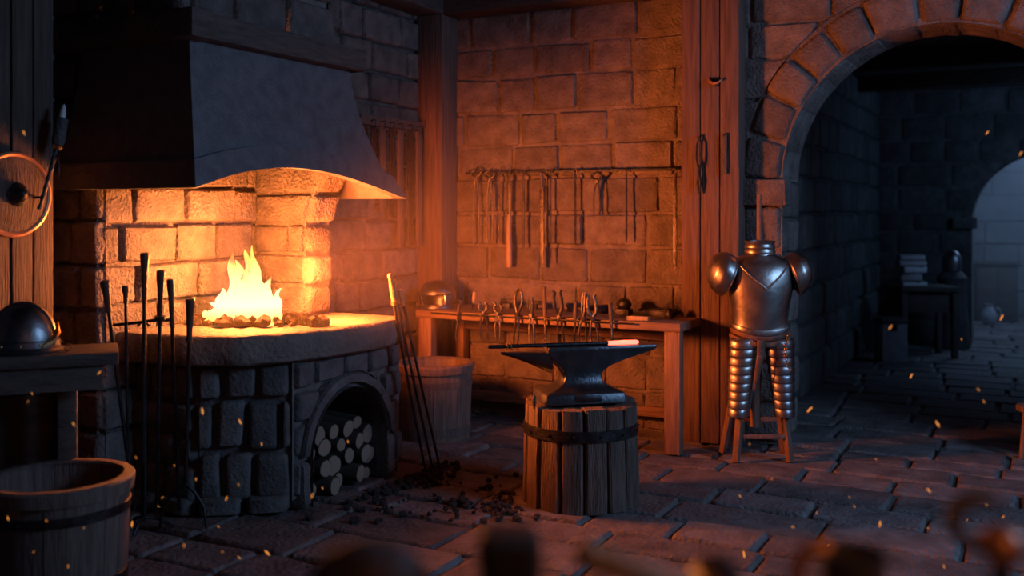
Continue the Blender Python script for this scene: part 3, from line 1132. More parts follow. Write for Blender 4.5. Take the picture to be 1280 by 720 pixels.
# ---------------------------------------------------------------- tubs
def staved(root, H, rb, rt, n, wood, wall=.028, hoops=(.2, .8), gap=.012, rim=0.0, bulge=0.0, seed=0, hoopm=IRON):
    r = random.Random(seed)
    for_m = MB()
    for k in range(n):
        a0, a1 = 2 * pi * (k + gap) / n, 2 * pi * (k + 1 - gap) / n
        dr = r.uniform(-.002, .002)
        rings = []
        for i in range(9):
            t = i / 8
            R = rb + (rt - rb) * t + bulge * sin(pi * t) + dr
            aa = [a0 + (a1 - a0) * j / 4 for j in range(5)]
            out_ = [Vector((cos(a) * R, sin(a) * R, H * t)) for a in aa]
            inn = [Vector((cos(a) * (R - wall), sin(a) * (R - wall), H * t)) for a in reversed(aa)]
            rings.append(out_ + inn)
        for_m.rings(rings)
    for_m.build('staves', wood, root, 30)
    MB().lathe([(.001, .03), (rb - wall * .7, .03), (rb - wall * .7, .05), (.001, .05)], 32, cap=False).build('bottom_board', wood, root)
    for hz, hh, proud in hoops:
        R0 = rb + (rt - rb) * hz / H + bulge * sin(pi * hz / H)
        R1 = rb + (rt - rb) * (hz + hh) / H + bulge * sin(pi * (hz + hh) / H)
        hp = MB().lathe([(R0 - .004, hz), (R0 + proud, hz + .002), (R1 + proud, hz + hh - .002), (R1 - .004, hz + hh)], 40, cap=False).build('hoop', hoopm, root)
        for a in (-1.2, -1.32, -1.9):
            MB().ball((cos(a) * (R0 + proud), sin(a) * (R0 + proud), hz + hh / 2), .006, sub=1).build('rivet', TOOLIRON, hp)
    if rim:
        MB().lathe([(rt - wall - .004, H - .05), (rt + .012, H - .055), (rt + .018, H - .006), (rt + .010, H + .004), (rt - wall + .004, H + .004), (rt - wall - .006, H - .006)], 48, cap=False).build('rim', wood, root)


c = P(73, 4.0)
tub = thing('water_tub', 'broad dark wooden tub standing in front of the left work table', 'tub', (c[0], c[1], 0), 0)
staved(tub, .51, .250, .268, 22, TUBM, hoops=((.10, .045, .006), (.375, .04, .006)), rim=1, seed=5)
c = P(543, 7.04)
bar_ = thing('barrel', 'open wooden barrel standing under the far end of the bench', 'barrel', (c[0], c[1], 0), 0)
staved(bar_, .51, .245, .262, 18, BARRELM, hoops=((.03, .06, .006), (.36, .045, .006)), rim=1, seed=6, hoopm=TUBM)

# ---------------------------------------------------------------- anvil on its stump
SCx, SD = .372, 5.5
c = W(SCx, SD)
stump = thing('anvil_stump', 'round stump of upright split timbers bound with an iron band, under the anvil', 'stump', (c[0], c[1], 0), TH)
rng = random.Random(31)
mb = MB()
nst = 15
SH = .535
for k in range(nst):
    a0 = 2 * pi * k / nst + .1
    a1 = a0 + 2 * pi / nst
    am = (a0 + a1) / 2
    w = .29 * 2 * sin(pi / nst) * rng.uniform(.88, .99)
    th = .09
    hgt = SH - rng.uniform(.0, .018)
    tilt = rng.uniform(-.012, .012)
    rings = []
    for i in range(7):
        t = i / 6
        R = .272 + .016 * (1 - t) + rng.uniform(-.003, .003)
        ww = w * (1 + .06 * (1 - t)) * rng.uniform(.96, 1.02)
        r_ = []
        for (x, y) in ((-.5, -.5), (-.5, .38), (-.42, .5), (-.15, .53), (.15, .535), (.42, .5), (.5, .38), (.5, -.5)):
            rad_ = R - .02 + y * th
            tan_ = x * ww + tilt * (t - .5)
            r_.append(Vector((cos(am) * rad_ - sin(am) * tan_, sin(am) * rad_ + cos(am) * tan_, hgt * t)))
        rings.append(r_)
    mb.rings(rings)
mb.lathe([(.25, .0), (.25, .515), (.001, .52)], 24, cap=True)
mb.build('timbers', STAVEM, stump, 30)
bz = .395
hp = MB().lathe([(.302, bz - .03), (.312, bz - .028), (.310, bz + .028), (.300, bz + .03)], 30, cap=False).build('iron_band', IRON, stump, 30)
for k in range(14):
    a = 2 * pi * k / 14 + .05
    MB().ball((cos(a) * .312, sin(a) * .312, bz), .0085, sub=1).build('rivet', TOOLIRON, hp)

anvil = thing('anvil', 'large dark steel anvil with a pointed horn on the timber stump', 'anvil', (c[0], c[1], SH), TH + radians(14))
AZ = .292


def arect(x0, x1, hy, z, r=.012):
    pts = []
    for cx_, cy_, a in ((x1 - r, hy - r, 0), (x0 + r, hy - r, pi / 2), (x0 + r, -hy + r, pi), (x1 - r, -hy + r, 3 * pi / 2)):
        for k in range(4):
            t = a + (pi / 2) * k / 3
            pts.append(Vector((cx_ + cos(t) * r, cy_ + sin(t) * r, z)))
    return pts


prof = [(.000, -.235, .215, .135), (.045, -.230, .210, .132), (.055, -.222, .202, .126), (.068, -.180, .165, .100), (.085, -.140, .130, .082),
        (.105, -.115, .105, .070), (.135, -.105, .100, .064), (.160, -.112, .112, .060), (.185, -.132, .150, .059), (.210, -.160, .215, .058),
        (.235, -.185, .300, .058), (.255, -.196, .372, .058), (.270, -.198, .416, .058), (.285, -.198, .424, .058), (.292, -.194, .420, .054)]
rs = []
for z, a, b, h in prof:
    rs.append(arect(a, b, h, z))
MB().rings(rs).build('body', ANVILM, anvil, 35)
rs = []
for i in range(15):
    t = i / 14
    x = -.17 - .275 * t
    top = .262 + .004 * t
    rad_y = .052 * (1 - t) ** .75 + .004
    dep = (.105 * (1 - t) ** 1.25 + .008)
    ring = []
    for k in range(16):
        a = 2 * pi * k / 16
        yy = cos(a) * rad_y
        s_ = sin(a)
        zz_ = top + (.006 * s_ if s_ > 0 else s_ * dep)
        ring.append(Vector((x, yy, zz_)))
    rs.append(ring)
MB().rings(rs).build('horn', ANVILM, anvil, 50)
for sx in (-1, 1):
    rs = []
    for y0, z1 in ((-.137, .05), (-.09, .085), (0, .095), (.09, .085), (.137, .05)):
        xx = sx * .20
        rs.append([Vector((xx - .045, y0, .02)), Vector((xx + .045, y0, .02)), Vector((xx + .02, y0, z1 * .75)), Vector((xx - .045 * sx, y0, z1))])
MB().box(0, -.03, .03, .16, .22, .05, .02).build('foot', ANVILM, anvil)

# the bar being worked
pL = Vector((*W((610 - 640) / F * 5.36, 5.36), SH + AZ + .0105))
pR = Vector((*W((798 - 640) / F * 5.57, 5.57), SH + AZ + .0105))
barr = thing('hot_bar', 'long dark rod with a red-hot end lying across the anvil face', 'iron bar', pL)
e = pR - pL
MB().tube([(0, 0, 0), e * .02, e * .8], [.009, .0105, .0105], 10).build('shaft', IRON, barr)
MB().tube([e * .79, e * .9, e * .985, e], [.0105, .0125, .0125, .007], 10).build('glowing_end', HOT, barr)['label'] = 'red-hot glowing end'
for t in (.118, .142):
    MB().tube([e * t, e * (t + .007)], .017, 12).build('collar', BRASS, barr)
light('hot_bar_light', 'POINT', pL + e * .9 + Vector((0, 0, .035)), 1.3, (1.0, 0.06, 0.02), .03)
q = P(668, 5.34)
pin = thing('hardy_pin', 'short iron pin standing on the stump left of the anvil foot', 'pin', (q[0], q[1], SH - .02))
MB().tube([(0, 0, 0), (0, 0, .03), (0, 0, .032), (0, 0, .062), (0, 0, .07)], [.007, .007, .012, .010, .004], 10).build('shank', IRON, pin)

# ---------------------------------------------------------------- bench
BF = 6.21                                  # front edge
BL, BR = -4.02, -2.03
BTZ = .84
bench = thing('tool_bench', 'long reddish wooden bench along the stone wall carrying tongs and a helmet', 'bench', ((BL + BR) / 2, BF, 0))
bx = (BL + BR) / 2
bm_ = MB()
bm_.box(0, .14, BTZ - .027, BR - BL, .28, .054, .006)
bm_.box(0, .435, BTZ - .027, BR - BL, .30, .054, .006)
bm_.build('bench_top', BENCHM, bench)
for x in (BR - bx - .06, BL - bx + .07):
    for y in (.055, .52):
        MB().box(x, y, (BTZ - .054) / 2, .105, .085, BTZ - .054, .008).build('leg', LEGM, bench)
MB().box(0, .52, BTZ - .12, BR - BL - .2, .03, .12, .004).build('apron', BENCHM, bench)
MB().box(0, .52, .16, BR - BL - .2, .03, .07, .004).build('stretcher', BENCHM, bench)
MB().tube([(BL - bx + .15, -.030, BTZ - .012), (BR - bx - .30, -.030, BTZ - .012)], .006, 8).build('tool_rail', IRON, bench)


# tongs hanging from the rail
def tongs(style, hh, rl, spread):
    """pivot at the origin, jaws up to hh, reins down to -rl"""
    root = thing('tongs', 'tongs', 'tongs')
    for sx in (-1, 1):
        if style == 0:      # open loop jaws
            pts = [(-sx * .004, 0, 0), (sx * .030, 0, hh * .35), (sx * .042, 0, hh * .65), (sx * .024, 0, hh * .92), (sx * .006, 0, hh)]
            rad = [.012, .011, .010, .0095, .008]
        elif style == 1:    # straight flat jaws
            pts = [(-sx * .004, 0, 0), (sx * .008, 0, hh * .3), (sx * .007, 0, hh * .8), (sx * .006, 0, hh)]
            rad = [.012, .013, .012, .010]
        else:               # bent, hooked jaws
            pts = [(-sx * .004, 0, 0), (sx * .026, 0, hh * .3), (sx * .028, 0, hh * .7), (sx * .018, 0, hh * .9), (sx * .030, 0, hh)]
            rad = [.012, .014, .012, .012, .013]
        MB().tube(pts, rad, 8).build('jaw', TOOLIRON, root)
        MB().tube([(sx * .004, 0, .005), (sx * spread * .35, 0, -rl * .2), (sx * spread * .5, 0, -rl * .6), (sx * spread * .42, 0, -rl)], [.010, .0075, .0065, .006], 7).build('rein', TOOLIRON, root)
    MB().lathe([(.001, -.017), (.015, -.015), (.018, 0), (.015, .015), (.001, .017)], 12, M=ry, cap=False).build('pivot', TOOLIRON, root)
    return root


def bar_tool(name, cat, hh, rl, r=.008, top='knob'):
    root = thing(name, name, cat)
    MB().tube([(0, 0, -rl), (0, 0, -rl * .4), (0, 0, 0)], [r * .8, r, r], 8).build('shank', TOOLIRON, root)
    if top == 'knob':
        MB().tube([(0, 0, -.01), (0, 0, hh * .3), (0, 0, hh * .7), (0, 0, hh)], [r * 1.4, r * 2.0, r * 1.7, r * 2.1], 10).build('handle', HANDLEM, root)
    elif top == 'hammer':
        MB().tube([(0, 0, -.01), (0, 0, hh * .6)], [r, r], 8).build('handle', HANDLEM, root)
        MB().box(0, 0, hh * .75, .075, .03, .032, .004).build('head', TOOLIRON, root)
    else:
        MB().tube([(0, 0, -.01), (0, 0, hh)], [r * 1.1, r * 1.5], 10).build('handle', HANDLEM, root)
    return root


hang = [(573, 'h', .06, .20), (604, 't2', .075, .18), (622, 't2', .075, .17), (647, 't0', .175, .22), (664, 't1', .13, .20), (681, 'k', .20, .20),
        (699, 't2', .18, .20), (719, 'k', .11, .20), (729, 't1', .17, .19), (741, 't2', .16, .19), (764, 'k', .115, .18)]
oname = ['first', 'second', 'third', 'fourth', 'fifth', 'sixth', 'seventh', 'eighth', 'ninth', 'tenth', 'eleventh']
rng = random.Random(8)
for i, (px, st, hh, rl) in enumerate(hang):
    u, _ = onv(px, BF - .03)
    if st[0] == 't':
        o = tongs(int(st[1]), hh, rl, rng.uniform(.035, .06))
        kind = {'0': 'tongs with open loop jaws', '1': 'tongs with straight closed jaws', '2': 'tongs with bent jaws'}[st[1]]
    elif st == 'k':
        o = bar_tool('hanging_chisel', 'chisel', hh, rl); kind = 'long-shanked chisel with a grip'
    else:
        o = bar_tool('hanging_hammer', 'hammer', hh + .03, rl, .009, 'hammer'); kind = 'small hammer'
    o['label'] = '%s, %s tool from the left along the bench front rail' % (kind, oname[i])
    o['group'] = 'tools hanging on the bench front'
    o.location = (u, BF - .03, BTZ + .006)
    o.rotation_euler = (rng.uniform(-.05, .02), rng.uniform(-.1, .1), rng.uniform(-.5, .5))

# things lying on the bench
u, s = onv(545, 6.42)
h2 = thing('helmet', 'rounded steel helmet with an open face standing at the far bench end', 'helmet', (u, 6.44, BTZ), TH + .3)
mb = MB()
n_ = 32
rs = []
for i in range(16):
    t = i / 15
    z = .205 * t
    R = (.118 + .012 * sin(pi * t)) if t < .45 else .13 * sqrt(max(.0004, 1 - ((t - .45) / .55) ** 2))
    rs.append([Vector((cos(2 * pi * k / n_) * R * 1.08, sin(2 * pi * k / n_) * R, z)) for k in range(n_)])
vs, fs = [], []
for r in rs: vs += r
for i in range(15):
    for k in range(n_):
        a = 2 * pi * (k + .5) / n_ + .6
        face_open = sin(a) < -.80 and 2 <= i <= 6
        if face_open: continue
        fs.append((i * n_ + k, i * n_ + (k + 1) % n_, (i + 1) * n_ + (k + 1) % n_, (i + 1) * n_ + k))
fs.append(tuple(15 * n_ + k for k in range(n_)))
mb.add(vs, fs)
o = mb.build('shell', DSTEEL, h2, 50)
sol = o.modifiers.new('thickness', 'SOLIDIFY'); sol.thickness = .006
MB().tube([(-.035, -.128, .115), (.02, -.142, .112), (.075, -.118, .115)], [.010, .014, .010], 8).build('brow_plate', STEEL, h2)
MB().tube([(.022, -.138, .115), (.024, -.150, .07), (.022, -.146, .035)], [.010, .012, .008], 8).build('nose_guard', STEEL, h2)
MB().lathe([(.128, 0), (.136, .004), (.136, .016), (.126, .02)], 32, sx=1.06, cap=False).build('rim', DSTEEL, h2)

u, s = onv(593, 6.40)
o = thing('upright_chisel', 'stubby wooden-handled chisel standing upright right of the bench helmet', 'chisel', (u, 6.38, BTZ), .2)
MB().tube([(0, 0, 0), (.002, 0, .05), (.004, 0, .055)], [.012, .009, .012], 10).build('blade', TOOLIRON, o)
MB().tube([(.004, 0, .05), (.006, 0, .09), (.012, 0, .13), (.013, 0, .135)], [.011, .015, .014, .008], 10).build('handle', PALEW, o)
u, s = onv(797, 6.30)
o = MB().box(0, 0, .0135, .15, .06, .027, .004, None, .003, random.Random(2)).build('wood_block', PALEW, None)
o.location = (u, 6.30, BTZ); o.rotation_euler = (0, 0, .12)
tag(o, 'small pale wooden block lying near the right bench front edge', 'block')
u, s = onv(780, 6.60)
o = thing('iron_lump', 'rounded dark swage head on a square foot at the bench rear', 'swage', (u, 6.60, BTZ))
MB().box(0, 0, .02, .10, .09, .04, .006).build('foot', IRON, o)
MB().ball((0, 0, .07), .05, 1.1, .8, .9).build('head', IRON, o)
u, s = onv(822, 6.62)
o = thing('iron_box', 'low dark iron tray with a lip at the right bench rear', 'tray', (u, 6.62, BTZ))
MB().box(0, 0, .02, .24, .13, .04, .006).build('tray', IRON, o)
MB().tube([(-.11, -.06, .045), (.11, -.06, .045), (.11, .06, .045), (-.11, .06, .045), (-.11, -.06, .045)], .006, 6).build('lip', IRON, o)
u, s = onv(838, 6.52)
o = thing('small_jar', 'small dark jar at the right bench rear beside the tray', 'jar', (u, 6.50, BTZ))
MB().lathe([(.02, 0), (.026, .01), (.026, .045), (.016, .058), (.018, .066), (.001, .066)], 20).build('body', IRON, o)
for i, px in enumerate((632, 664, 714, 752)):
    u, s = onv(px, 6.60)
    o = thing('iron_stake', ['short dark stake tool', 'squat dark stake tool', 'flat-topped dark stake tool', 'low dark stake tool'][i] + ' at the bench rear, ' + ['leftmost', 'second', 'third', 'rightmost'][i] + ' of the row', 'stake tool', (u, 6.62, BTZ), .3 * i, 'stake tools at the bench rear')
    MB().box(0, 0, .02, .07, .06, .04, .005).build('foot', IRON, o)
    MB().box(.01, 0, .055 - .004 * i, .11, .035, .03, .006).build('head', IRON, o)

# ---------------------------------------------------------------- tools on the back wall
wr = thing('tool_rail', 'long black iron rail fixed to the stone wall above the bench', 'rail', (onv(700, 6.76)[0], 6.76, zof(214, 7.4)))
ul, ur = onv(582, 6.76)[0] - wr.location.x, onv(846, 6.76)[0] - wr.location.x
MB().box((ul + ur) / 2, 0, 0, ur - ul, .012, .022, .003).build('bar', IRON, wr)
for k in range(5):
    x = ul + .05 + (ur - ul - .1) * k / 4
    MB().tube([(x, .05, 0), (x, 0, 0), (x, -.012, 0)], [.008, .008, .011], 8).build('bracket', IRON, wr)
wz = wr.location.z


def wall_tool(px, ytop, ybot, kind, label, w=.02):
    u, s = onv(px, 6.72)
    z1, z0 = zof(ytop, s), zof(ybot, s)
    L = z1 - z0
    o = None
    if kind == 'tongs':
        o = tongs(0, .06, L - .06, .05); o.location = (u, 6.735, z1 - .06)
    elif kind == 'bar':
        o = thing('iron_rod', '', 'rod'); o.location = (u, 6.735, z0)
        MB().tube([(0, 0, 0), (0, 0, L * .1), (0, 0, L)], [w * .35, w * .5, w * .42], 8).build('shaft', TOOLIRON, o)
        MB().torus((0, 0, L + .012), .013, .004, ry, 16, 6).build('eye', TOOLIRON, o)
    elif kind == 'file':
        o = thing('wood_handled_file', '', 'file'); o.location = (u, 6.735, z0)
        MB().tube([(0, 0, L * .55), (0, 0, L * .3), (0, 0, .02), (0, 0, 0)], [w * .35, w * .6, w * .7, w * .5], 10).build('handle', PALEW, o)
        MB().box(0, 0, L * .77, w * .9, .008, L * .46, .002).build('blade', TOOLIRON, o)
    elif kind == 'blade':
        o = thing('long_blade', '', 'blade'); o.location = (u, 6.735, z0)
        MB().box(0, 0, L * .42, w * 1.3, .008, L * .84, .003).build('blade', TOOLIRON, o)
        MB().tube([(0, 0, L * .82), (0, 0, L)], [w * .5, w * .6], 8).build('handle', HANDLEM, o)
    o['label'] = label
    o['group'] = 'tools on the wall rail'
    return o


wall_tool(594, 212, 308, 'tongs', 'ring-ended tongs hanging leftmost on the wall rail')
wall_tool(611, 214, 304, 'tongs', 'narrow tongs hanging second from left on the wall rail')
wall_tool(622, 216, 306, 'bar', 'thin rod hanging third from left on the wall rail', .016)
wall_tool(635, 214, 334, 'file', 'long file with a wooden lower grip on the wall rail', .036)
wall_tool(653, 216, 311, 'bar', 'bright rod hanging right of the wooden-gripped file', .022)
wall_tool(676, 216, 335, 'blade', 'pair-wide long dark blade reaching lowest on the wall rail', .026)
wall_tool(687, 216, 330, 'bar', 'slim dark rod hanging right beside the long dark blade', .016)
wall_tool(718, 216, 306, 'bar', 'lone dark rod hanging right of the rail middle', .018)
wall_tool(745, 216, 270, 'tongs', 'short tongs hanging on the right part of the wall rail')
wall_tool(782, 216, 303, 'bar', 'thin rod hanging second from right on the wall rail', .016)
wall_tool(843, 216, 336, 'blade', 'long dark blade hanging rightmost on the rail beside the timber post', .022)

# rack of bars on the left wall
v0_, s0 = onu(452, -4.19)
v1_, s1 = onu(537, -4.19)
rk = thing('bar_rack', 'dark wooden rail with carved end on the left wall behind the hood', 'rack', (-4.215, (v0_ + v1_) / 2, zof(152, 7.3)))
hl = (v1_ - v0_) / 2
MB().box(0, 0, 0, .05, hl * 2, .07, .008).build('rail', POSTM, rk)
MB().lathe([(.001, 0), (.035, .0), (.045, .02), (.03, .035), (.001, .04)], 12, c=(0, 0, 0), M=Matrix.Translation((.02, hl - .05, -.01)) @ Matrix.Rotation(pi / 2, 4, 'Y'), cap=False).build('end_boss', IRON, rk)
rz_ = rk.location.z
for i, (px, yb, wpx) in enumerate(((466, 225, 7), (478, 262, 7), (489, 270, 7), (500, 308, 8), (512, 305, 8), (523, 306, 9), (534, 304, 6))):
    v, s = onu(px, -4.17)
    z1 = rz_ - .035
    z0 = zof(yb, s)
    L = z1 - z0
    o = thing('flat_bar', 'flat bar hanging from the left wall rack, %s from the left' % oname[i], 'bar', (-4.165, v, z0), 0, 'bars hanging on the left wall rack')
    ww = wpx * s / F / .75
    MB().box(0, 0, L / 2 - .01, .014, ww, L, .003).build('blade', POSTM if i % 2 else TOOLIRON, o)
    MB().tube([(-.02, 0, L + .03), (0.022, 0, L + .034), (.022, 0, L + .0), (.0, 0, L - .03)], .005, 6).build('hanger', IRON, o)

# hook and shears on the timber post
u, s = onv(893, 6.62)
o = thing('wall_hook', 'brass-coloured bracket hook high on the tall timber post', 'hook', (u, 6.645, zof(102, s)))
MB().tube([(-.05, 0, .03), (-.03, -.03, .0), (.0, -.05, -.015), (.03, -.045, -.01), (.05, -.02, .015)], [.006, .008, .009, .008, .006], 8).build('hook', COPPER, o)
MB().box(0, -.004, .0, .05, .012, .06, .003).build('back_plate', IRON, o)
u, s = onv(874, 6.62)
o = thing('hanging_shears', 'dark shears hanging on the left side of the tall timber post', 'shears', (u, 6.615, zof(172, s)))
for sx in (-1, 1):
    MB().tube([(0, 0, 0), (sx * .016, 0, -.05), (sx * .018, 0, -.14), (sx * .006, 0, -.20), (-sx * .010, 0, -.30), (-sx * .004, 0, -.38)], [.006, .007, .007, .009, .011, .003], 8).build('shear_blade', IRON, o)
MB().tube([(0, .03, .01), (0, -.005, .006)], .006, 6).build('nail', IRON, o)
u, s = onv(905, 6.62)
o = thing('leather_strap', 'dark leather strap hanging on the right side of the timber post', 'strap', (u, 6.62, zof(168, s)))
MB().tube([(0, .025, 0), (0, 0, 0)], .008, 8).build('peg', IRON, o)
MB().box(0, .008, -.13, .035, .008, .27, .003).build('band', DLEATHER, o)

# ---------------------------------------------------------------- tongs leaning on the hearth
for i, (p0, p1, dd, lab) in enumerate((
        ((487, 342), (536, 588), (5.80, 6.08), 'long tongs with a pale grip leaning on the right corner of the hearth'),
        ((500, 362), (551, 591), (5.84, 6.04), 'second long rod leaning right beside the pale-gripped tongs'))):
    top = Vector((*P(p0[0], dd[0]), zof(p0[1], dd[0])))
    bot = Vector((*P(p1[0], dd[1]), 0.004))
    o = thing('leaning_tongs', lab, 'tongs', bot, 0, 'long tools leaning on the hearth')
    ax = (bot - top).normalized()
    q = lambda p: Vector(p) - bot
    side = Vector((*W(1, 0), 0))
    if i == 0:
        MB().tube([q(top), q(top + ax * .012), q(top + ax * .03), q(top + ax * .10), q(top + ax * .165), q(top + ax * .18)], [.010, .017, .013, .019, .021, .012], 12).build('handle', PALEW, o)
        MB().tube([q(top + ax * .165), q(top + ax * .185)], .026, 12).build('collar', BRASS, o)
        for sx in (-1, 1):
            MB().tube([q(top + ax * .17 + side * .010 * sx), q(top.lerp(bot, .6) + side * .018 * sx), q(bot + side * .022 * sx + Vector((0, 0, .01)))], [.009, .008, .007], 8).build('rod', TOOLIRON, o)
    else:
        MB().tube([q(top), q(top + ax * .02), q(top + ax * .08), q(top + ax * .10)], [.010, .017, .013, .009], 10).build('handle', PALEW, o)
        MB().tube([q(top + ax * .08), q(top.lerp(bot, .5)), q(bot)], [.009, .0085, .007], 8).build('rod', TOOLIRON, o)

# ---------------------------------------------------------------- armour on its stand
c = P(950, 6.40)


def make_armour(label_a, label_s, loc, rz):
    ar = thing('suit_of_armour', label_a, 'armour', loc, rz)
    n_ = 40

    def sect(a, b, z, ridge=0.0, yo=0.0):
        r = []
        for k in range(n_):
            t = 2 * pi * k / n_
            cx, sy = cos(t), sin(t)
            x = a * abs(cx) ** .8 * (1 if cx > 0 else -1)
            y = b * abs(sy) ** .85 * (1 if sy > 0 else -1)
            if sy < 0:
                y -= ridge * max(0, 1 - abs(x) / .10)
            r.append(Vector((x, y + yo, z)))
        dip = .040 * min(1, max(0, (.97 - z) / .13))
        for p in r:
            if p.y - yo < 0:
                p.z -= dip * max(0, 1 - (p.x / a) ** 2)
        return r
    prof = [(.835, .174, .122, .004), (.86, .170, .124, .008), (.90, .172, .132, .012), (.96, .181, .142, .016), (1.03, .194, .150, .018), (1.10, .206, .152, .016),
            (1.16, .212, .146, .010), (1.205, .208, .132, .004), (1.235, .186, .115, 0), (1.258, .150, .100, 0), (1.274, .115, .092, 0), (1.285, .09, .085, 0)]
    MB().rings([sect(a, b, z, r) for z, a, b, r in prof]).build('breastplate', STEEL, ar, 50)

    def surf(x, z):
        for i in range(len(prof) - 1):
            if prof[i][0] <= z <= prof[i + 1][0]:
                f = (z - prof[i][0]) / (prof[i + 1][0] - prof[i][0])
                a = prof[i][1] * (1 - f) + prof[i + 1][1] * f
                b = prof[i][2] * (1 - f) + prof[i + 1][2] * f
                rg = prof[i][3] * (1 - f) + prof[i + 1][3] * f
                break
        cx = min(.999, (abs(x) / a)) ** (1 / .8)
        sy = sqrt(max(0, 1 - cx * cx))
        return -b * sy ** .85 - rg * max(0, 1 - abs(x) / .10)
    pts = []
    for i in range(21):
        x = -.150 + .30 * i / 20
        z = 1.075 + .078 * min(1, abs(x) / .09) + max(0, abs(x) - .09) * 1.1
        pts.append((x, surf(x, z) - .002, z))
    MB().tube(pts, .0065, 8).build('neckline_trim', STEEL, ar)
    # gorget: three flared rings, open top
    MB().lathe([(.098, 1.262), (.100, 1.272), (.093, 1.290), (.096, 1.292), (.098, 1.300), (.090, 1.318), (.093, 1.320), (.096, 1.330), (.089, 1.348), (.097, 1.366), (.099, 1.369), (.095, 1.369),
                (.084, 1.345), (.084, 1.262)], 36, sy=.92, cap=False).build('gorget', STEEL, ar, 40)
    # pauldrons
    for sx in (-1, 1):
        rs = []
        ax = Vector((sx * .88, -.12, .46)).normalized()
        e1 = Vector((0, 1, 0)).cross(ax).normalized()
        e2 = ax.cross(e1)
        for i in range(14):
            ph = .02 + 1.80 * i / 13
            ring = []
            for k in range(29):
                psi = 2 * pi * k / 28
                q_ = ax * cos(ph) + (e1 * cos(psi) + e2 * sin(psi)) * sin(ph) * (1 + (.05 if i == 13 else 0))
                q_ *= 1 + .035 * ((ph * 2.2) % 1.0)
                ring.append(Vector((sx * .226 + q_.x * .100, q_.y * .130, 1.160 + q_.z * .132)))
            rs.append(ring)
        m2 = MB().rings(rs, cap=False, close=False)
        o = m2.build('pauldron', STEEL, ar, 60)
        so = o.modifiers.new('thickness', 'SOLIDIFY'); so.thickness = .005; so.offset = 1
        MB().tube([tuple(p) for p in rs[-1]], .006, 8).build('pauldron_trim', STEEL, o)
        MB().tube([(sx * .19, 0, 1.17), (sx * .235, 0, 1.13), (sx * .255, 0, 1.075)], [.07, .062, .05], 16).build('arm_lining', DLEATHER, ar)
    # belts at the waist
    for z, a, b, m in ((.838, .178, .130, STEEL), (.806, .174, .128, LEATHER), (.770, .182, .134, LEATHER)):
        rs = []
        for dz, g in ((-.016, -.004), (-.014, .006), (0, .010), (.014, .006), (.016, -.004)):
            rs.append([p for p in sect(a + g, b + g, z + dz - .000)])
        MB().rings(rs, cap=True).build('waist_lame' if m is STEEL else 'belt', m, ar, 40)
    # tassets: overlapping lames
    for sx in (-1, 1):
        NL = 9
        xa, xb = (.112, .160) if sx < 0 else (.104, .130)
        for i in range(NL):
            t0, t1 = i / NL, (i + 1.22) / NL
            z1, z0 = .772 - .475 * t0, .772 - .475 * t1
            rs = []
            for f, g in ((0, 0), (.5, .003), (.92, .006), (1, .004)):
                t = t0 + (t1 - t0) * f
                xo = xa + (xb - xa) * t
                hw = .096 - .034 * t + g
                rs.append([Vector((sx * xo + sin(b_) * hw, -.045 - cos(b_) * (.085 - .012 * t + g) - .03 * t, z1 + (z0 - z1) * f - .006 * cos(b_)))
                           for b_ in [-1.35 + 2.7 * k / 14 for k in range(15)]])
            o = MB().rings(rs, cap=False, close=False).build('tasset_lame', STEEL if sx < 0 else DSTEEL, ar, 50)  # fire-side plates lighter, far-side plates darker: shading put into the steel colour
            so = o.modifiers.new('thickness', 'SOLIDIFY'); so.thickness = .004
        MB().tube([(sx * .075, -.06, .75), (sx * .085, -.06, .55), (sx * .11, -.06, .33)], [.05, .045, .038], 12).build('thigh_lining', DLEATHER, ar)
    # hanging strap, chain
    MB().tube([(-.03, -.145, .76), (-.035, -.15, .66), (-.05, -.14, .56), (-.065, -.13, .46), (-.068, -.13, .44)], [.022, .022, .019, .012, .003], 8, True, .3).build('strap', LEATHER, ar)
    for i in range(11):
        t = i / 10
        MB().torus((.15 - .035 * sin(t * pi * .8), -.115 - .01 * i % 2, .79 - .20 * t), .009, .003, Matrix.Rotation(radians(90 if i % 2 else 50), 4, 'X'), 10, 6).build('chain_link', BRASS, ar)
    # stand
    st = thing('armour_stand', label_s, 'stand', loc, rz)
    for sx, y in ((-1, -.105), (1, -.105), (-1, .15), (1, .15)):
        xb = (.175 if y < 0 else .205) * (1 if sx < 0 else .92)
        MB().bar((sx * xb, y, 0.0), (sx * .088, y * .1, .80), .040, .036, .005).build('leg', STANDM, st)
    MB().bar((-.145, -.088, .155), (.145, -.088, .155), .030, .026, .004).build('stretcher', STANDM, st)
    MB().bar((-.145, .128, .22), (.145, .128, .22), .030, .026, .004).build('stretcher', STANDM, st)
    MB().tube([(-.03, 0, .20), (-.03, 0, .42), (0, .0, .80), (0, .0, 1.25), (0.0, .02, 1.66)], [.034, .034, .03, .022, .016], 12).build('center_pole', STANDM, st)
    return ar, st


arm, stn = make_armour('steel breastplate with shoulder guards and thigh plates on a wooden stand by the arch',
                       'four-legged wooden stand carrying the steel armour by the arch', (c[0], c[1], 0), TH)

# ---------------------------------------------------------------- stool at the right edge
c = P(1296, 6.40)
o = thing('stool', 'low wooden stool cut off by the right picture edge', 'stool', (c[0], c[1], 0), TH)
MB().lathe([(.001, .295), (.115, .295), (.12, .30), (.12, .325), (.112, .332), (.001, .332)], 24, cap=False).build('seat', LEGM, o)
for k in range(3):
    a = pi + 2 * pi * k / 3
    MB().tube([(cos(a) * .095, sin(a) * .095, 0), (cos(a) * .07, sin(a) * .07, .30)], [.018, .016], 10).build('leg', LEGM, o)

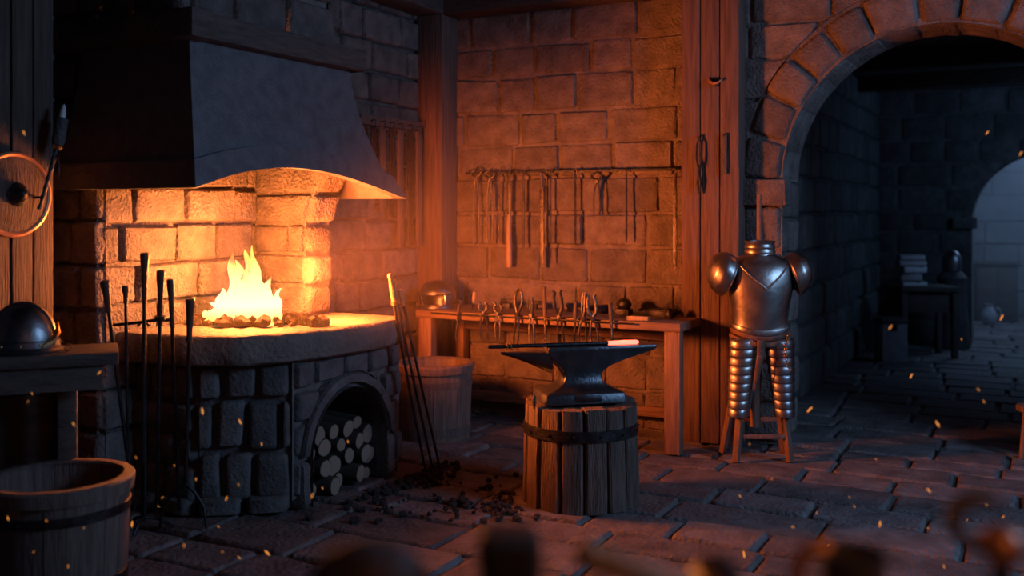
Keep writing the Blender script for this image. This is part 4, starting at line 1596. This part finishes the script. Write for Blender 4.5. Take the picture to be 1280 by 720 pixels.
# ---------------------------------------------------------------- furniture in the passage
c = P(1152, 11.0)
tb = thing('side_table', 'dark side table in the unlit passage beyond the arch', 'table', (c[0], c[1], 0), TH)
MB().box(0, 0, .73, .62, .5, .05, .006).build('tabletop', DARKW, tb)
for x, y in ((-.27, -.2), (.27, -.2), (-.27, .2), (.27, .2)):
    MB().box(x, y, .352, .06, .06, .705, .005).build('leg', DARKW, tb)
MB().box(0, .0, .58, .5, .4, .2, .006).build('drawer_box', DARKW, tb)
z = .755
rng = random.Random(15)
for i in range(5):
    w_, h_ = rng.uniform(.2, .28), rng.uniform(.05, .09)
    o = thing('book', 'pale thick book, %s from the bottom of the stack in the passage' % ordn[i], 'book', (*P(1138, 10.95), z), TH + rng.uniform(-.3, .3), 'books stacked in the passage')
    MB().box(0, 0, h_ / 2, w_, .18, h_, .004).build('cover', PAGEM, o)
    MB().box(.006, -.004, h_ / 2, w_ - .004, .18, h_ * .7, .002).build('pages', WAX, o)
    z += h_
c = P(1113, 10.6)
o = thing('chest', 'small pale chest standing on the floor left of the passage side table', 'chest', (c[0], c[1], 0), TH)
MB().box(0, 0, .20, .26, .26, .40, .01).build('body', PAGEM, o)
MB().box(0, 0, .425, .28, .28, .05, .01).build('lid', DARKW, o)
MB().box(0, -.136, .36, .04, .012, .06, .003).build('clasp', IRON, o)
c = P(1190, 11.6)
o = thing('armour_bust', 'shadowy steel helmet on a cloaked stand left of the far doorway', 'armour', (c[0], c[1], 0), TH)
MB().lathe([(.20, 0), (.21, .03), (.17, .4), (.15, .7), (.17, .8), (.12, .86), (.06, .9)], 24, sy=.8).build('cloak', DLEATHER, o)
MB().lathe([(.07, .86), (.095, .88), (.105, .96), (.10, 1.03), (.07, 1.09), (.02, 1.12), (.001, 1.122)], 24).build('helmet', DSTEEL, o)
c = P(1243, 14.6)
o = thing('cupboard', 'dark cupboard standing in the moonlit room beyond the far doorway', 'cupboard', (c[0], c[1], 0), .2)
MB().box(0, 0, .40, .55, .4, .80, .01).build('body', DARKW, o)
MB().box(0, 0, .82, .62, .46, .04, .008).build('top_board', DARKW, o)
for sx in (-1, 1):
    d_ = MB().box(sx * .13, -.205, .42, .24, .02, .66, .005).build('door', DARKW, o)
    MB().ball((sx * .03, -.222, .45), .014, sub=1).build('knob', IRON, d_)
c = P(1236, 13.9)
o = thing('jug', 'pale round jug on the floor before the dark cupboard', 'jug', (c[0], c[1], 0), 0)
MB().lathe([(.06, 0), (.10, .06), (.11, .14), (.07, .22), (.05, .26), (.06, .29), (.05, .29), (.04, .25)], 24).build('body', PAGEM, o)
MB().torus((.09, 0, .18), .06, .012, ry, 16, 8, -1.6, 1.6).build('handle', PAGEM, o)

# ---------------------------------------------------------------- foreground table with tools, close to the camera
FT = 1.06
c = W(0.05, 0.95)
ft = thing('foreground_table', 'near worktable just below the picture holding the blurred tools', 'table', (c[0], c[1], 0), TH)
MB().box(0, 0, FT - .025, 1.9, .58, .05, .008).build('tabletop', DARKW, ft)
for x, y in ((-.88, -.23), (.88, -.23), (-.88, .23), (.88, .23)):
    MB().box(x, y, (FT - .05) / 2, .08, .08, FT - .05, .006).build('leg', DARKW, ft)
FD = 1.15
c = P(636, FD)
o = thing('sledge_hammer', 'blurred black hammer head standing upright in the bottom foreground', 'hammer', (c[0], c[1], FT), TH + .1)
rs = []
for z, h in ((0, .031), (.006, .036), (.035, .036), (.045, .033), (.085, .033), (.095, .036), (.122, .035), (.130, .027)):
    rs.append(arect(-h, h, h, z, .012))
MB().rings(rs).build('head', COALM, o)
MB().tube([(0, -.03, .065), (.01, -.18, .05), (.02, -.26, .02)], [.014, .015, .017], 12).build('handle', HANDLEM, o)
a_ = Vector((*P(735, FD), zof(694, FD)))
b_ = Vector((*P(905, 1.19), FT + .035))
o = thing('mallet', 'blurred mallet whose round handle end glows orange right of the black hammer', 'mallet', b_)
MB().tube([a_ - b_, (a_ - b_) * .97, (a_ - b_) * .5, (0, 0, 0)], [.013, .016, .012, .012], 14).ball(tuple(a_ - b_), .0165).build('handle', PALEW, o)
hx = Vector((*W(0, 1), 0)) * .06
MB().tube([-hx, hx * .96, hx], [.034, .034, .03], 18).build('head', IRON, o)
c = P(1066, FD)
o = thing('copper_mug', 'blurred copper mug with its handle at the left, bottom right foreground', 'mug', (c[0], c[1], FT), TH)
MB().lathe([(.034, 0), (.036, .004), (.034, .05), (.037, .106), (.034, .106), (.031, .05), (.031, .008), (.001, .008)], 28, cap=False).build('cup', DLEATHER, o)
MB().torus((-.036, -.01, .084), .030, .010, Matrix.Rotation(pi / 2, 4, 'X'), 18, 8, pi * .45, pi * 1.55).build('handle', COPPER, o)
c = P(1252, FD)
o = thing('curled_poker', 'blurred copper knob with a curled handle at the bottom right corner', 'poker', (c[0], c[1], FT), TH)
MB().ball((0, 0, .112), .024).build('knob', COPPER, o)
pts = []
for i in range(19):
    a = -1.9 - 3.4 * i / 18
    pts.append((-.018 + .033 * cos(a), .01, .138 + .026 * sin(a)))
MB().tube([(-.008, 0, .11)] + pts, .009, 10).build('curl', HANDLEM, o)
MB().lathe([(.03, 0), (.032, .006), (.012, .014), (.010, .095), (.001, .096)], 20).build('base', IRON, o)
c = P(462, 1.12)
o = thing('leather_pouch', 'blurred soft leather pouch in the bottom foreground left of the hammer', 'pouch', (c[0], c[1], FT), TH)
rs = []
for i in range(14):
    t = i / 13
    R = .075 * sqrt(max(.0, 1 - (t * 1.02 - .25) ** 2 / .62)) if t < .98 else .01
    rs.append([Vector((cos(2 * pi * k / 24) * R * (1.15 + .06 * sin(3 * 2 * pi * k / 24 + t * 4)), sin(2 * pi * k / 24) * R * .75, .128 * t)) for k in range(24)])
MB().rings(rs).build('bag', DLEATHER, o, 60)
MB().tube([(.03, -.02, .112), (.0, -.045, .10), (-.05, -.045, .08), (-.07, -.03, .05)], .004, 8).build('drawstring', LEATHER, o)

# ---------------------------------------------------------------- haze
def haze_mat(name, color, dens, radial):
    m = bpy.data.materials.new(name)
    m.use_nodes = True
    nt = m.node_tree
    N, L = nt.nodes, nt.links
    N.remove(N['Principled BSDF'])
    vs = N.new('ShaderNodeVolumeScatter')
    vs.inputs['Color'].default_value = (*color, 1)
    vs.inputs['Density'].default_value = dens
    vs.inputs['Anisotropy'].default_value = 0.2
    if radial:
        tc = N.new('ShaderNodeTexCoord')
        ln = N.new('ShaderNodeVectorMath'); ln.operation = 'LENGTH'
        L.new(tc.outputs['Object'], ln.inputs[0])
        mr = N.new('ShaderNodeMapRange')
        mr.interpolation_type = 'SMOOTHSTEP'
        mr.inputs['From Min'].default_value = 1.0
        mr.inputs['From Max'].default_value = 0.1
        mr.inputs['To Min'].default_value = 0.0
        mr.inputs['To Max'].default_value = dens
        L.new(ln.outputs['Value'], mr.inputs['Value'])
        L.new(mr.outputs['Result'], vs.inputs['Density'])
    L.new(vs.outputs[0], N['Material Output'].inputs['Volume'])
    return m


o = MB().ball((0, 0, 0), 1, sub=3).build('forge_glow_haze', haze_mat('glow', (1.0, 0.9, 0.82), 0.05, True), None)  # haze volume added to carry the fire's warm glow
o.location = (-3.25, 5.35, 1.45); o.scale = (1.15, 1.6, 1.1)
tag(o, 'thin smoke haze added for the warm firelight at the right of the hearth', 'glow', None, 'stuff')
o = MB().box(0, 0, 0, 3.6, 3.2, 2.7).build('moonlit_haze', haze_mat('haze', (0.85, 0.92, 1.0), 0.10, False), None)
o.location = (0.3, 15.2, 1.4)
tag(o, 'pale blue haze filling the moonlit room beyond the far doorway', 'haze', None, 'stuff')

# ---------------------------------------------------------------- sparks in the air
sp0 = MB().ball((0, 0, 0), 1, 1, 1, 1, 1).build('flying_spark', SPARK, None)
sparks = [(30, 166, 2.2), (92, 530, 2), (40, 492, 1.2), (35, 502, 1), (124, 466, 2), (253, 514, 3), (300, 527, 2.5), (327, 555, 1.5), (283, 623, 2), (390, 620, 2.2), (435, 552, 1.5),
          (105, 612, 2.6), (33, 632, 2.4), (10, 648, 2), (58, 651, 1.2), (165, 655, 2.8), (105, 660, 1), (130, 627, 1), (170, 572, 1.2), (218, 582, 1), (245, 599, 1.4), (203, 622, 1.2), (198, 633, 1),
          (230, 682, 1.6), (273, 658, 1.2), (334, 691, 3), (299, 697, 1.6), (85, 708, 1.4), (42, 690, 1), (278, 690, 1), (298, 606, 1), (403, 610, 1.2),
          (1012, 512, 3), (1113, 409, 2.2), (1139, 470, 2.2), (1202, 424, 1), (1223, 487, 1.4), (1230, 502, 1.4), (1172, 530, 3), (1252, 397, 2.6), (1234, 166, 2), (1276, 192, 2.2),
          (1161, 613, 2.4), (1100, 655, 2.6), (1233, 632, 1.6), (1254, 646, 1.4), (1068, 633, 1.2), (1062, 622, 1), (1035, 681, 1.6), (930, 693, 3), (1180, 708, 1.6), (1160, 660, 1), (990, 658, 1), (1095, 574, 1),
          (1021, 641, 1), (992, 659, 1.2), (925, 620, 1.4), (965, 599, 1), (937, 555, 1), (1209, 650, 1)]
rng = random.Random(99)
for i, (px, py, s) in enumerate(sparks):
    d = rng.uniform(3.4, 4.2)
    floor_d = CH * F / max(1, py - HZ)
    if floor_d > 0 and py > 400: d = min(d, floor_d * .9)
    if px < 340: d = min(d, 3.9)
    u, v = P(px, d)
    o = sp0 if i == 0 else sp0.copy()
    if i: COL.objects.link(o)
    o.location = (u, v, zof(py, d))
    k = s * d / F * .85
    o.scale = (k * .42, k * .42, k * 2.0)
    o.rotation_euler = (0, rng.uniform(-.9, .9), TH)
    where = 'before the dark tub and forge at the left' if px < 500 else ('before the dark passage at the right' if py < 440 else 'above the flagstones at the right')
    tag(o, 'tiny glowing orange spark drifting ' + where, 'spark', 'sparks drifting ' + where)
